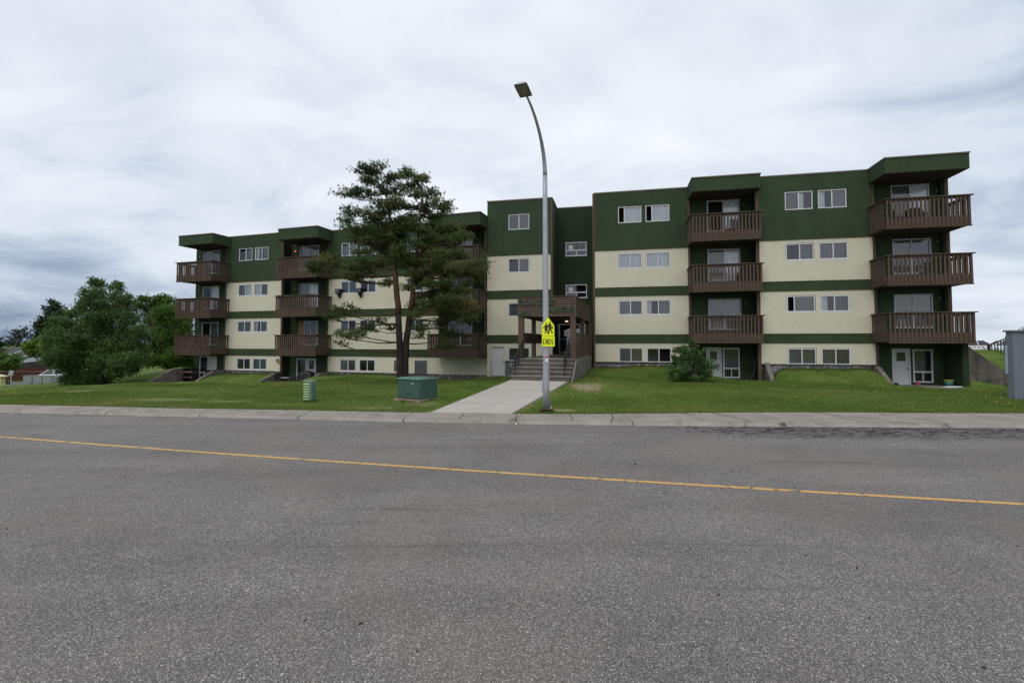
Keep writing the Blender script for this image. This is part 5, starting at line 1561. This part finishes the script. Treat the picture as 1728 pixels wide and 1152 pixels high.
# grass blades over the near lawn
def grass():
    n = 330000
    x = rng.uniform(-26, 24, n); s = rng.random(n) ** 1.7 * 15 + .01
    y = EDGE(x) + s
    # keep off path, pads, steps
    fx = (y - 14.3) / (21.2 - 14.3)
    onpath = (x > -2.52 + 2.5 * fx) & (x < .03 + 2.5 * fx) & (y < 21.6)
    u, v = in_frame(FP, x, y); onst = (u > -2.9) & (u < .2) & (v < 1.7) & (v > -9)
    ont = (np.hypot(x - tx, y - ty) < .72)
    dryk = dryness(x, y)
    keep = ~(onpath | onst | ont) & (rng.random(n) > (dryk - .15) * 2.6)
    for F, u0, u1, v1, zp in PATIOS:
        uu, vv = in_frame(F, x, y); keep &= ~((uu > u0 - .2) & (uu < u1 + .2) & (vv < v1))
    uu, vv = in_frame(FM, x, y); keep &= ~((uu > -7) & (uu < 0) & (vv < -.1)); keep &= ~((uu >= 0) & (vv < .1))
    x, y = x[keep], y[keep]; n = len(x)
    z = HGT(x, y)
    cl = np.sin(x * 1.7 + np.sin(y * 1.3)) * np.sin(y * 2.1 + x * .6)
    h = rng.uniform(.025, .060, n) * (1 + .45 * cl) * (1 + .35 * (rng.random(n) < .04)) * np.where(y - EDGE(x) < .25, 1.25, 1)
    a = rng.uniform(0, 2 * np.pi, n); wd = rng.uniform(.006, .012, n) * (1 + (y - 14) * .03)
    lean = rng.normal(size=(n, 2)) * (h * .55)[:, None]
    V = np.stack([np.stack([x - np.cos(a) * wd, y - np.sin(a) * wd, z - .01], -1), np.stack([x + np.cos(a) * wd, y + np.sin(a) * wd, z - .01], -1), np.stack([x + lean[:, 0], y + lean[:, 1], z + h], -1)], 1).reshape(-1, 3)
    cl2 = np.sin(x * .31 + 1.3 + 1.2 * np.sin(y * .5)) * np.sin(y * .62 + .4 * x)
    t = np.clip(.45 + .12 * cl + .20 * cl2 + rng.normal(size=n) * .17 + .3 * (rng.random(n) < .05) + .5 * np.clip(dryk[keep] - .15, 0, 1), 0, 1)
    me = cloud_mesh('grass', V, np.arange(3 * n).reshape(n, 3), np.repeat(t, 3), BLADE)
    part('grass', me, BLADE, None, I4(), kind='stuff')


grass()

# weeds and longer tufts leaning over the back of the sidewalk and against walls
def ragged():
    V, T_ = [], []
    def tuft(x, y, z, h, n):
        for _ in range(n):
            a = rnd.uniform(0, 6.28); ww = rnd.uniform(.006, .011); l = (rnd.gauss(0, h * .6), rnd.gauss(0, h * .6))
            V.extend([(x - math.cos(a) * ww, y - math.sin(a) * ww, z), (x + math.cos(a) * ww, y + math.sin(a) * ww, z), (x + l[0], y + l[1], z + h * rnd.uniform(.6, 1.2))])
            t = min(1, max(0, rnd.gauss(.5, .2))); T_.extend([t] * 3)
    for i in range(1500):
        x = rnd.uniform(-19, 16)
        if -2.6 < x < .05: continue
        y = float(EDGE(x)) + rnd.uniform(-.05, .05); tuft(x, y, .10, rnd.uniform(.03, .075), 7)
    for F, u0, u1, v in ((FM, .2, 5.3, .05), (FM, 9.5, 14.2, 1.1), (FL, .2, 8.5, .05), (FL, -8.6, -4, .65), (FP, -.1, .1, 0)):
        for i in range(int((u1 - u0) * 60)):
            p = fpt(F, rnd.uniform(u0, u1), v + rnd.uniform(.0, .12)); tuft(p.x, p.y, hz(p.x, p.y) - .01, rnd.uniform(.06, .16), 7)
    for i in range(260):
        p = FP @ Vector((.13 + rnd.uniform(0, .08), rnd.uniform(-1.5, 6.5), 0)); tuft(p.x, p.y, hz(p.x, p.y) - .01, rnd.uniform(.05, .14), 7)
    for i in range(160):
        a = rnd.uniform(0, 6.28); x, y = LX + .2 * math.cos(a), LY + .2 * math.sin(a); tuft(x, y, .10, rnd.uniform(.04, .09), 6)
        x, y = tx + .62 * math.cos(a), ty + .62 * math.sin(a); tuft(x, y, hz(x, y), rnd.uniform(.05, .11), 7)
        x, y = px_ + .2 * math.cos(a), py_ + .2 * math.sin(a); tuft(x, y, hz(x, y), rnd.uniform(.05, .11), 6)
    V = np.array(V)
    part('edge_grass', cloud_mesh('edge_grass', V, np.arange(len(V)).reshape(-1, 3), T_, BLADE), BLADE, None, I4(), kind='stuff')


ragged()

# dandelions
fl_me = MB().lathe([(.004, 0), (.004, .05), (.02, .055), (.026, .062), (.018, .072), (.0, .075)], 7).mesh('dandelion'); fl_me.materials.append(YELP)
spots = [(1651, 662), (1661, 659), (1670, 661), (1676, 658), (1683, 655), (1689, 655), (1693, 657), (1702, 653), (1706, 657), (1664, 672), (1690, 674), (1702, 683), (1682, 680), (1490, 652), (1475, 652), (1514, 655), (1520, 656), (1003, 640), (1009, 641), (1013, 642), (967, 672), (1001, 662), (1130, 665), (1006, 667), (947, 687),
         (20, 662), (25, 663), (16, 664), (22, 661), (75, 671), (150, 668), (555, 642), (1098, 655), (1240, 652)]
for i, (px, py) in enumerate(spots):
    # find the turf point under that pixel
    best = None
    for Y in np.arange(14.6, 36, .12):
        p = at(px, py, Y); d_ = p.z - hz(p.x, Y)
        if d_ < 0.0: best = p; break
    if best is None: continue
    near = 'by the tall concrete wall at the right end' if px > 1600 else ('in front of the right block' if px > 1100 else ('beside the entrance steps' if px > 900 else 'on the far left lawn' if px < 300 else 'near the pine'))
    if px < 300: near = 'on the far left lawn'
    o = part('dandelion', fl_me, YELP, None, T(best.x, best.y, hz(best.x, best.y), i) @ Matrix.Scale(.85, 4))
    tag(o, 'yellow dandelion blooming in the grass ' + near, 'flower', 'dandelions ' + near)

# ------------------------------------------------------------------ left background
BZ = -2.75
M0 = I4()
part('back_street', MB().poly([(-150, 52, BZ + .03), (-38, 52, BZ + .03), (-38, 60, BZ + .06), (-150, 60, BZ + .03)]), ASPH2, None, M0, kind='structure')
fx0, fx1, fy = at(-60, 640, 63).x, at(196, 640, 63).x, 63
FE = thing('board_fence', T((fx0 + fx1) / 2, fy, BZ), 'dark red brown board fence beyond the parked cars', 'fence')
bd = MB().box(0, 0, 0, .135, .022, 1.62).mesh('fence_board')
x = fx0; i = 0
while x < fx1 and i < 240:
    part('fence_board', bd, REDWOOD, FE, T(x, fy, BZ + rnd.uniform(-.01, .03))); x += .145; i += 1
part('fence_rail', MB().box(fx0, fy + .03, BZ + .3, fx1, fy + .08, BZ + .4).box(fx0, fy + .03, BZ + 1.2, fx1, fy + .08, BZ + 1.3), REDWOOD, FE, M0)

# community mailboxes: four grey units with a printed winter scene
def mail_mat():
    m = bpy.data.materials.new('mailbox_print'); m.use_nodes = True; t = NT(m.node_tree); p = m.node_tree.nodes['Principled BSDF']
    co = t.n('ShaderNodeTexCoord').outputs['Object']
    n = t.noise(co, 3.0, 5, .6, 1.5)
    c = t.ramp(n, [(.38, (.10, .13, .12)), (.47, (.30, .33, .32)), (.55, (.15, .18, .17)), (.62, (.36, .38, .38))])
    n2 = t.ramp(t.noise(co, 5, 2, .5, .5), [(.66, 0.0), (.69, 1.0)])
    c = t.mix(n2, c, (.30, .07, .05)); t.link(c, p.inputs['Base Color']); p.inputs['Roughness'].default_value = .5
    return m


MAILP = mail_mat()
mx0 = None
words_ = ['leftmost', 'second from the left', 'third from the left', 'fourth from the left', 'rightmost, half behind the birch']
for i in range(5):
    my = 50.0; x0 = at(38.5 + i * 16.6, 640, my).x
    M = T(x0, my, -2.72)
    if i == 0:
        MBX = thing('community_mailbox', M, 'grey community mailbox cabinet, leftmost of the row', 'mailbox', 'community mailboxes in a row')
        part('plinth', MB().box(.02, .05, 0, .94, .42, .3), GREYPL, MBX, M)
        part('cabinet', bevel(MB().box(0, 0, .3, .96, .46, 1.42), .02), MAILP, MBX, M)
        part('top', bevel(MB().box(-.02, -.03, 1.42, .98, .5, 1.50), .02), ROOFL, MBX, M)
        lk = MB()
        for a in range(4):
            for b in range(3): lk.box(.08 + a * .21, -.008, .42 + b * .31, .27 + a * .21, .0, .70 + b * .31)
        part('compartment_door', lk, MAILP, MBX, M)
    else:
        copy_tree(MBX, M, None, 'grey community mailbox cabinet, ' + words_[i] + ' in the row')

# road sign seen from behind, and a hydrant-like marker
sxp = at(18.5, 640, 46); M = T(sxp.x, 46, hz(sxp.x, 46))
sb = thing('back_facing_sign', M, 'grey metal road sign seen from behind left of the mailboxes', 'road sign')
zz = at(18, 633, 46).z - hz(sxp.x, 46); zt_ = at(18, 625, 46).z - hz(sxp.x, 46)
part('sign_post', MB().box(-.035, -.03, -.2, .035, .03, zt_), GALV, sb, M)
part('sign_panel', bevel(MB().box(-.16, -.05, zz - .02, .24, -.03, zt_), .004), GALV, sb, M)
part('side_bracket', MB().box(-.23, -.03, zz - .0, -.1, .0, zz + .2), WHITE, sb, M)
sp_ = at(23.4, 650, 45); M = T(sp_.x, 45, hz(sp_.x, 45))
hd = thing('hydrant', M, 'small grey hydrant just right of the back facing sign', 'hydrant')
part('barrel', MB().lathe([(.10, -.2), (.10, .72), (.14, .74), (.12, .86), (.04, .94)], 10), GREYPL, hd, M, smooth=True)
part('outlet_cap', MB().box(-.22, -.05, .5, -.1, .05, .62).box(.1, -.05, .5, .22, .05, .62), GREYPL, hd, M)

# yellow shed corner
p0 = at(-30, 650, 43); M = T(p0.x, 43, -2.4)
sh = thing('yellow_shed', M, 'pale yellow shed cut by the left edge of the photo', 'shed')
xw = at(1.0, 640, 43).x - p0.x; zr = at(5, 636.5, 43).z + 2.4
part('shed_wall', MB().prism([(-2, -.2), (xw, -.2), (xw, zr), (-2, zr + .6)], 0, .42), YSHED, sh, M)
part('shed_roof', MB().prism([(-2, zr + .62), (xw + .15, zr + .02), (xw + .15, zr + .10), (-2, zr + .70)], -.12, .54), mat('cream_trim', (.62, .58, .36), .7), sh, M)
part('siding_line', MB().box(-2, -.012, .7, xw, 0, .72).box(-2, -.012, 1.1, xw, 0, 1.12), mat('yellow_shade_line', (.45, .40, .2), .8), sh, M)

# houses behind the fence
def house(name, label, pxl, pxr, py_eave, py_ridge, Y, roofm, wallm, hip=.0, depthv=9, gable=False):
    a, b = at(pxl, py_eave, Y), at(pxr, py_eave, Y); zr_ = at(pxl, py_ridge, Y + depthv / 2).z
    M = T((a.x + b.x) / 2, Y, BZ)
    t = thing(name, M, label, 'house')
    w_ = (b.x - a.x) / 2; ze = a.z - BZ; zr_ -= BZ
    part('house_wall', MB().box(-w_ + .4, .4, -.3, w_ - .4, depthv - .4, ze), wallm, t, M)
    rf = MB()
    rf.poly([(-w_, 0, ze), (w_, 0, ze), (w_ - hip, depthv / 2, zr_), (-w_ + hip, depthv / 2, zr_)])
    rf.poly([(w_, depthv, ze), (-w_, depthv, ze), (-w_ + hip, depthv / 2, zr_), (w_ - hip, depthv / 2, zr_)])
    rf.poly([(-w_, depthv, ze), (-w_, 0, ze), (-w_ + hip, depthv / 2, zr_)]); rf.poly([(w_, 0, ze), (w_, depthv, ze), (w_ - hip, depthv / 2, zr_)])
    rf.poly([(-w_, 0, ze), (-w_, depthv, ze), (w_, depthv, ze), (w_, 0, ze)])
    part('house_roof', rf, roofm, t, M)
    part('gutter', MB().box(-w_, -.1, ze - .12, w_, 0, ze + .02), WHITE, t, M)
    return t, M, w_, ze, zr_


t, M, w_, ze, zr_ = house('grey_roof_house', 'house with a dark grey shingle roof beyond the fence at far left', -30, 46, 600, 584, 78, ROOFG, SIDING, 1.5)
part('gable_trim', MB().prism([(w_ - 3.2, ze - .05), (w_ - 3.2, ze + .05), (w_ - .2, ze + 1.0), (w_ - .2, ze + .9)], -.3, -.1), WHITE, t, M)
part('house_window', MB().box(w_ - 3, .33, ze - 1.2, w_ - 1.8, .39, ze - .4), BLACK, t, M)
t, M, w_, ze, zr_ = house('garage', 'low garage with a pale grey roof behind the red brown fence', 28, 110, 609.5, 599.5, 69, ROOFL, SIDING, 0.3, 7)
part('garage_door', MB().box(-2.2, .33, -.3, 1.4, .39, ze - .5), WHITE, t, M)
# dark tarpaulin shelter
p0 = at(52, 622, 65.5); M = T(p0.x, 65.5, BZ)
sht = thing('tarpaulin_shelter', M, 'dark rounded tarpaulin shelter between the garage and the fence', 'shelter')
part('cover', MB().prism([(2.6 * math.cos(a * math.pi / 12), 2.35 * math.sin(a * math.pi / 12) ** .8 if a not in (0, 12) else 0) for a in range(13)], 0, 2.5), mat('dark_tarp', (.035, .03, .032), .6, .2, 2), sht, M)
part('front_flap', MB().box(-1.6, -.03, 0, 1.6, -.005, 1.2), BLACK, sht, M)


# cars -------------------------------------------------------------------
def car_parts(t, M, text=None):
    W = .86
    body = [(-2.2, .32), (-2.25, .62), (-2.12, .86), (-1.95, .93), (1.05, .95), (2.0, .80), (2.22, .62), (2.24, .34), (1.9, .22), (-1.95, .22)]
    part('body', bevel(MB().prism(body, -W, W), .06, 2), CARW, t, M, smooth=True)
    mb = MB(); lo = [(-1.75, .92), (1.10, .94)]; up_ = [(-1.15, 1.40), (.30, 1.42)]
    a = [(-1.78, -.80, .91), (1.12, -.80, .93), (.30, -.60, 1.42), (-1.15, -.60, 1.42)]; b = [(x_, -y_, z_) for x_, y_, z_ in a]
    mb.poly(a); mb.poly(b[::-1]); mb.quad(a[1], b[1], b[2], a[2]); mb.quad(b[0], a[0], a[3], b[3])
    part('greenhouse_glass', mb, CARG, t, M)
    part('roof', bevel(MB().box(-1.18, -.62, 1.40, .33, .62, 1.46), .02), CARW, t, M)
    pb_ = MB()
    for s_ in (-1, 1):
        for (x0, x1) in (((-1.78), (-1.15)), (-.38, -.38), (1.12, .30)):
            pb_.tube([(x0, s_ * .80, .92), (x1, s_ * .605, 1.42)], .045, 5)
    part('roof_pillar', pb_, CARW, t, M)
    for x_ in (-1.35, 1.35):
        for s_ in (-1, 1):
            Mw = M @ Matrix.Translation((x_, s_ * .78, .32)) @ Matrix.Rotation(R(90), 4, 'X')
            wh = part('wheel', MB().lathe([(.24, -.1), (.32, -.08), (.32, .08), (.24, .1)], 16), RUBBER, t, Mw)
            part('rim', MB().lathe([(.20, -.105), (.20, .105)], 12), SILV, wh, Mw)
            part('wheel_arch', MB().lathe([(.37, -.088), (.37, .088)], 16), BLACK, t, Mw)
    for q in (-.78, .45): part('headlight', MB().box(2.08, q, .60, 2.24, q + .33, .74), SILV, t, M)
    for q in (-.80, .50): part('tail_light', MB().box(-2.26, q, .62, -2.12, q + .3, .80), REDP, t, M)
    for q in (-.98, .80): part('mirror', MB().box(.72, q, .92, .86, q + .18, 1.05), CARW, t, M)


def flat_text(s_, size, m_, parent, M, name='lettering'):
    cu = bpy.data.curves.new('lettering', 'FONT'); cu.body = s_; cu.size = size; cu.extrude = .002; cu.offset = .006
    tmp = bpy.data.objects.new('tmp_text', cu); COL.objects.link(tmp)
    dg = bpy.context.evaluated_depsgraph_get()
    me = bpy.data.meshes.new_from_object(tmp.evaluated_get(dg)); bpy.data.objects.remove(tmp)
    me.materials.clear(); me.materials.append(m_)
    return part(name, me, m_, parent, M)


PZ0 = .93
cx0 = at(1683, 585, 48).x - 2.24
M = T(cx0, 48, PZ0 + .02)
c1 = thing('parked_taxi', M, 'white taxi with red lettering parked behind the building end', 'car', 'cars in the right car park'); car_parts(c1, M)
flat_text('Sky Cab', .42, REDP, c1, M @ Matrix.Translation((.05, -.885, .42)) @ Matrix.Rotation(R(90), 4, 'X'))
dt = MB()
for i in range(9): dt.box(-1.8 + i * .42, -.895, .80, -1.62 + i * .42, -.865, .87)
part('checker_stripe', dt, REDP, c1, M)
part('roof_sign', bevel(MB().box(-.5, -.2, 1.46, -.2, .2, 1.6), .02), REDP, c1, M)
M = T(at(1660, 585, 53).x + 2.2, 53, PZ0 + .02, R(180))
c2 = thing('parked_car', M, 'white car parked behind the taxi with its nose to the left', 'car', 'cars in the right car park'); car_parts(c2, M)
M = T(at(1686, 585, 46.5).x + 1.35, 46.5, PZ0 + .02, R(180))
c3 = thing('parked_car', M, 'white car behind the black railing, half hidden by the grey pillar', 'car', 'cars in the right car park'); car_parts(c3, M)
part('checker_stripe', MB().box(1.2, .865, .72, 1.5, .895, .78).box(.6, .865, .72, .9, .895, .78), REDP, c3, M)
part('car_park', MB().poly([(25, 40, PZ0), (110, 40, PZ0), (130, 70, PZ0), (25, 70, PZ0)]), ASPH2, None, M0, kind='structure')
for i, (px, yy, nm_, fl) in enumerate(((88, 56.5, 'white car parked behind the community mailboxes', 0), (128, 57.5, 'white car mostly hidden behind the birch leaves', 1))):
    M = T(at(px, 640, yy).x + 1.2, yy, BZ + .06 + .28, R(180 * fl))
    c = thing('parked_car', M, nm_, 'car', 'cars on the back street'); car_parts(c, M)

# black handrail on the bank at right
a_, b_ = at(1669, 592, 32), at(1700, 590, 30)
RM = T(a_.x, a_.y, hz(a_.x, a_.y))
rl = thing('bank_railing', RM, 'black metal stair railing on the grass bank behind the grey pillar', 'railing')
z1 = at(1669, 582, 32).z; z2 = at(1699, 571.5, 30).z; z3 = at(1699, 567, 30).z
part('railing_post', MB().box(a_.x - .07, a_.y - .05, 1.2, a_.x + .07, a_.y + .05, z1 + .05), BLACK, rl, M0)
part('railing_post', MB().box(b_.x - .06, b_.y - .05, 1.2, b_.x + .06, b_.y + .05, z3), BLACK, rl, M0)
part('top_bar', MB().tube([(a_.x, a_.y, z1), (b_.x, b_.y, z2 + .05)], .035, 6), BLACK, rl, M0)
bm_ = MB()
for i in range(1, 6):
    f_ = i / 6; p = a_.lerp(b_, f_); zt2 = z1 + (z2 - z1) * f_
    bm_.box(p.x - .022, p.y - .02, 1.3, p.x + .022, p.y + .02, zt2)
part('baluster', bm_, BLACK, rl, M0)

# grey pillar with cap and side panel
gp = at(1713, 673.5, 17.8); PWd = .50
GM = T(gp.x, 17.8, hz(gp.x, 17.8) - .02, R(0))
gpil = thing('grey_pillar', GM, 'blue grey stucco pillar with a flat cap at the right edge', 'pillar')
ph = at(1712, 559, 17.8).z - hz(gp.x, 17.8)
part('shaft', bevel(MB().box(0, 0, -.15, PWd, .26, ph), .012), GREYP, gpil, GM)
part('cap', bevel(MB().box(-.05, -.06, ph, PWd + .03, .32, ph + .065), .01), GREYP, gpil, GM)
part('side_panel', bevel(MB().box(-.07, .19, .95, -.002, .25, ph - .50), .008), mat('pale_blue_panel', (.30, .36, .45), .6, .06, 4), gpil, GM)
part('sign_panel', bevel(MB().box(PWd, .08, .75, PWd + 2.2, .18, ph - .25), .01), GREYP, gpil, GM)

# ------------------------------------------------------------------ small things on patios and balconies
def chair(F, u, v, z, rz, label, m_=None, group=None):
    M = F @ Matrix.Translation((u, -v, z)) @ Matrix.Rotation(rz, 4, 'Z'); m_ = m_ or BLACK
    t = thing('patio_chair', M, label, 'chair', group)
    part('seat', bevel(MB().box(-.24, -.24, .40, .24, .22, .44), .01), m_, t, M)
    bk = MB()
    for i in range(5): bk.box(-.22 + i * .095, .20, .46, -.16 + i * .095, .23, .88)
    bk.box(-.24, .19, .86, .24, .24, .92)
    part('backrest', bk, m_, t, M)
    for sx_ in (-1, 1):
        for sy_ in (-1, 1): part('leg', MB().tube([(sx_ * .22, sy_ * .2, .42), (sx_ * .25, sy_ * .25, 0)], .016, 5), m_, t, M)
        part('armrest', MB().tube([(sx_ * .25, -.2, .42), (sx_ * .26, -.2, .64), (sx_ * .26, .2, .66)], .016, 5), m_, t, M)
    return t


chair(FL, -3.05, 1.3, -.88, R(60), 'black patio chair against the left wall beside the covered barbecue')
chair(FL, -1.6, 1.5, -.88, R(-160), 'black patio chair in front of the glass door by the barbecue')
M = FL @ Matrix.Translation((-2.35, -1.35, -.88))
tbm = thing('patio_table', M, 'low round table with silver rim on the patio by the barbecue', 'table')
part('tabletop', MB().lathe([(.42, .56), (.44, .58), (.42, .60)], 20), SILV, tbm, M); part('table_leg', MB().tube([(0, 0, 0), (0, 0, .57)], .03, 6).tube([(-.3, 0, .02), (.3, 0, .02)], .02, 5).tube([(0, -.3, .02), (0, .3, .02)], .02, 5), BLACK, tbm, M)
M = FL @ Matrix.Translation((-.75, -1.25, -.88))
bq = thing('covered_barbecue', M, 'barbecue under a black vinyl cover on the left wing patio', 'barbecue')
bmx = bmesh.new(); bmesh.ops.create_cube(bmx, size=1); bmesh.ops.subdivide_edges(bmx, edges=bmx.edges, cuts=4, use_grid_fill=True)
for v in bmx.verts:
    p = v.co; f_ = (p.z + .5); r = 1.0 + .12 * math.sin(p.x * 9 + p.y * 7) * (1 - f_)
    p.x *= 1.25 * (1.0 - .22 * max(0, f_ - .5) * 2) * r; p.y *= .62 * (1.0 - .25 * max(0, f_ - .5) * 2) * r
    p.z = f_ * 1.08 * (1 - .18 * (p.x / .62) ** 2 * f_)
me = bpy.data.meshes.new('cover'); bmx.to_mesh(me); bmx.free(); me.polygons.foreach_set('use_smooth', [True] * len(me.polygons))
part('cover', me, TEXTILE, bq, M)
part('hem_cord', MB().tube([(-.6, -.33, .06), (0, -.36, .05), (.6, -.33, .06)], .012, 5), BLACK, bq, M)
# hanging yellow ornament
M = FL @ Matrix.Translation((-2.95, -1.45, .72))
ho = thing('hanging_ornament', M, 'yellow ornament hanging under the first balcony of the left wing', 'ornament')
part('hanging_cord', MB().tube([(0, 0, .2), (0, 0, .56)], .006, 4), BLACK, ho, M)
part('ornament_body', MB().lathe([(.0, -.08), (.06, -.06), (.07, .06), (.03, .1), (.05, .14), (.0, .22)], 8), mat('amber_yellow', (.55, .28, .02), .5), ho, M, smooth=True)
# wooden rack/fire pit at the far left patio
M = FL @ Matrix.Translation((-12.0, -1.0, -.84))
wb = thing('wooden_rack', M, 'low dark rack with pale wooden shelves at the far left patio', 'rack')
for z in (.30, .72): part('shelf', bevel(MB().box(-.32, -.25, z, .62, .25, z + .07), .01), mat('pale_brown_board', (.20, .13, .10), .8, .2, 4), wb, M)
for sx_ in (-.34, .58): part('upright', MB().box(sx_, -.25, 0, sx_ + .07, .25, 1.05), BLACK, wb, M)
part('top_frame', MB().box(-.34, -.25, .98, .65, -.18, 1.05).box(-.34, .18, .98, .65, .25, 1.05), BLACK, wb, M)
M = FL @ Matrix.Translation((-9.2, -1.1, .0 - .84))
gb = thing('grey_bin', M, 'black storage box standing behind the wall right of the far left patio', 'box')
part('bin_body', bevel(MB().box(-.65, -.3, 0, .05, .3, .88), .02), BLACK, gb, M); part('bin_lid', bevel(MB().box(-.68, -.33, .88, .08, .33, .94), .02), TEXTILE, gb, M)
# bucket, pot, planter at the right end patio
M = FM @ Matrix.Translation((17.35, -1.55, .012))
bk = thing('storage_bucket', M, 'teal plastic tub with a yellow rim at the right end patio', 'tub')
part('tub', MB().lathe([(.16, 0), (.19, .30), (.17, .30), (.15, .05)], 16), mat('teal_plastic', (.05, .16, .15), .5), bk, M, smooth=True)
part('rim', MB().lathe([(.195, .29), (.205, .29), (.205, .33), (.195, .33)], 16), mat('yellow_plastic', (.42, .36, .05), .5), bk, M)
M = FM @ Matrix.Translation((16.05, -1.5, .012))
pk = thing('pink_pot', M, 'small pink flower pot in front of the low window at the right end', 'pot')
part('pot', MB().lathe([(.06, 0), (.09, .17), (.10, .17), (.10, .20)], 12), mat('pink_plastic', (.45, .06, .14), .5), pk, M); part('soil', MB().lathe([(.08, .17), (.08, .19)], 12), BLACK, pk, M)
M = FM @ Matrix.Translation((17.2, -2.1, .012))
pls = thing('white_planks', M, 'pile of pale scrap boards lying on the right end patio', 'planks')
for i in range(4): part('plank', MB().box(-.5 + i * .1, -.06 + i * .04, .0 + i * .012, .45 + i * .05, -.02 + i * .04, .025 + i * .012), WHITE, pls, M)
M = FM @ Matrix.Translation((14.75, -1.9, .012))
pl_ = thing('dark_planter', M, 'dark planter tray beside the concrete wall at the right end', 'planter')
part('tray', MB().lathe([(.16, 0), (.24, .16), (.21, .16), (.14, .04)], 12), TEXTILE, pl_, M)
part('dead_plant', MB().tube([(0, 0, .1), (-.08, 0, .28)], .01, 4).tube([(.05, 0, .1), (.1, .03, .24)], .01, 4).tube([(0, .05, .1), (.02, .1, .26)], .008, 4), BARK, pl_, M)
M = FM @ Matrix.Translation((8.5, -.4, .012))
hs = thing('garden_hose', M, 'garden hose reel with hose hanging on the shaded patio wall behind the shrub', 'hose')
part('hose', MB().tube([(.3, .1, 1.3), (.30, .0, .9), (.22, -.05, .5), (.0, -.1, .15), (-.2, -.1, .03), (-.5, 0, .03), (-.8, -.1, .03)], .018, 6), mat('blue_grey_hose', (.06, .09, .11), .5), hs, M)
part('coil', MB().tube([(.15 * math.cos(a * .6), .15 * math.sin(a * .6) - .1, .03 + a * .006) for a in range(30)], .02, 5), BLACK, hs, M)

# furniture seen through the slats
bal_items = [
    (FM, 15.3, 1.6, 8.06, 20, 'black chair on the top balcony at the right end, left one'), (FM, 17.2, 1.7, 8.06, -150, 'black chair on the top balcony at the right end, right one'),
    (FM, 16.5, 1.7, 5.26, 160, 'black chair on the third storey balcony at the right end'), (FM, 7.6, .9, 8.06, 200, 'black chair on the top balcony of the middle right stack'),
    (FM, 7.9, .9, 2.45, 170, 'black chair on the lowest balcony of the middle right stack'), (FL, -10.9, 1.3, 7.05, 30, 'black chair on the top balcony at the left end'),
    (FL, -10.6, 1.2, 1.55, 30, 'black chair on the lowest balcony at the left end'), (FL, -1.4, .9, 4.3, 190, 'black chair on the third storey balcony beside the pine branch'),
    (FL, -2.4, .9, 1.55, 160, 'black chair on the lowest balcony above the barbecue')]
for F, u, v, z, rz, lb in bal_items:
    chair(F, u, v, z, R(rz), lb, group='chairs on the balconies')
for F, u, v, z, lb in ((FM, 16.1, 1.5, 8.06, 'covered black barbecue on the top balcony at the right end'), (FM, 8.2, 1.0, 5.26, 'covered black barbecue on the middle balcony right of the shrub')):
    M = F @ Matrix.Translation((u, -v, z)); g = thing('covered_barbecue', M, lb, 'barbecue')
    part('cover', bevel(MB().prism([(-.42, 0), (-.38, .62), (-.25, .92), (.25, .92), (.38, .62), (.42, 0)], -.24, .24), .04, 2), TEXTILE, g, M, smooth=True)
    part('side_shelf', MB().box(.38, -.2, .6, .62, .2, .63), BLACK, g, M)
# planter box on balcony and lights string
M = FL @ Matrix.Translation((-1.5, 1.62, 5.50))
gar = part('rail_garland', MB().tube([(x_ * .12 - 1.6, .0 + .02 * math.sin(x_), .03 + .025 * math.sin(x_ * 1.9)) for x_ in range(28)], .03, 5), mat('dark_garland', (.02, .035, .02), .9, .4, 12), None, M)
tag(gar, 'dark garland wound along the handrail of the third storey balcony left of the pine', 'garland')
gar.matrix_basis = FL @ Matrix.Translation((-1.45, -1.66, 5.50)); WM[gar.name] = gar.matrix_basis.copy()
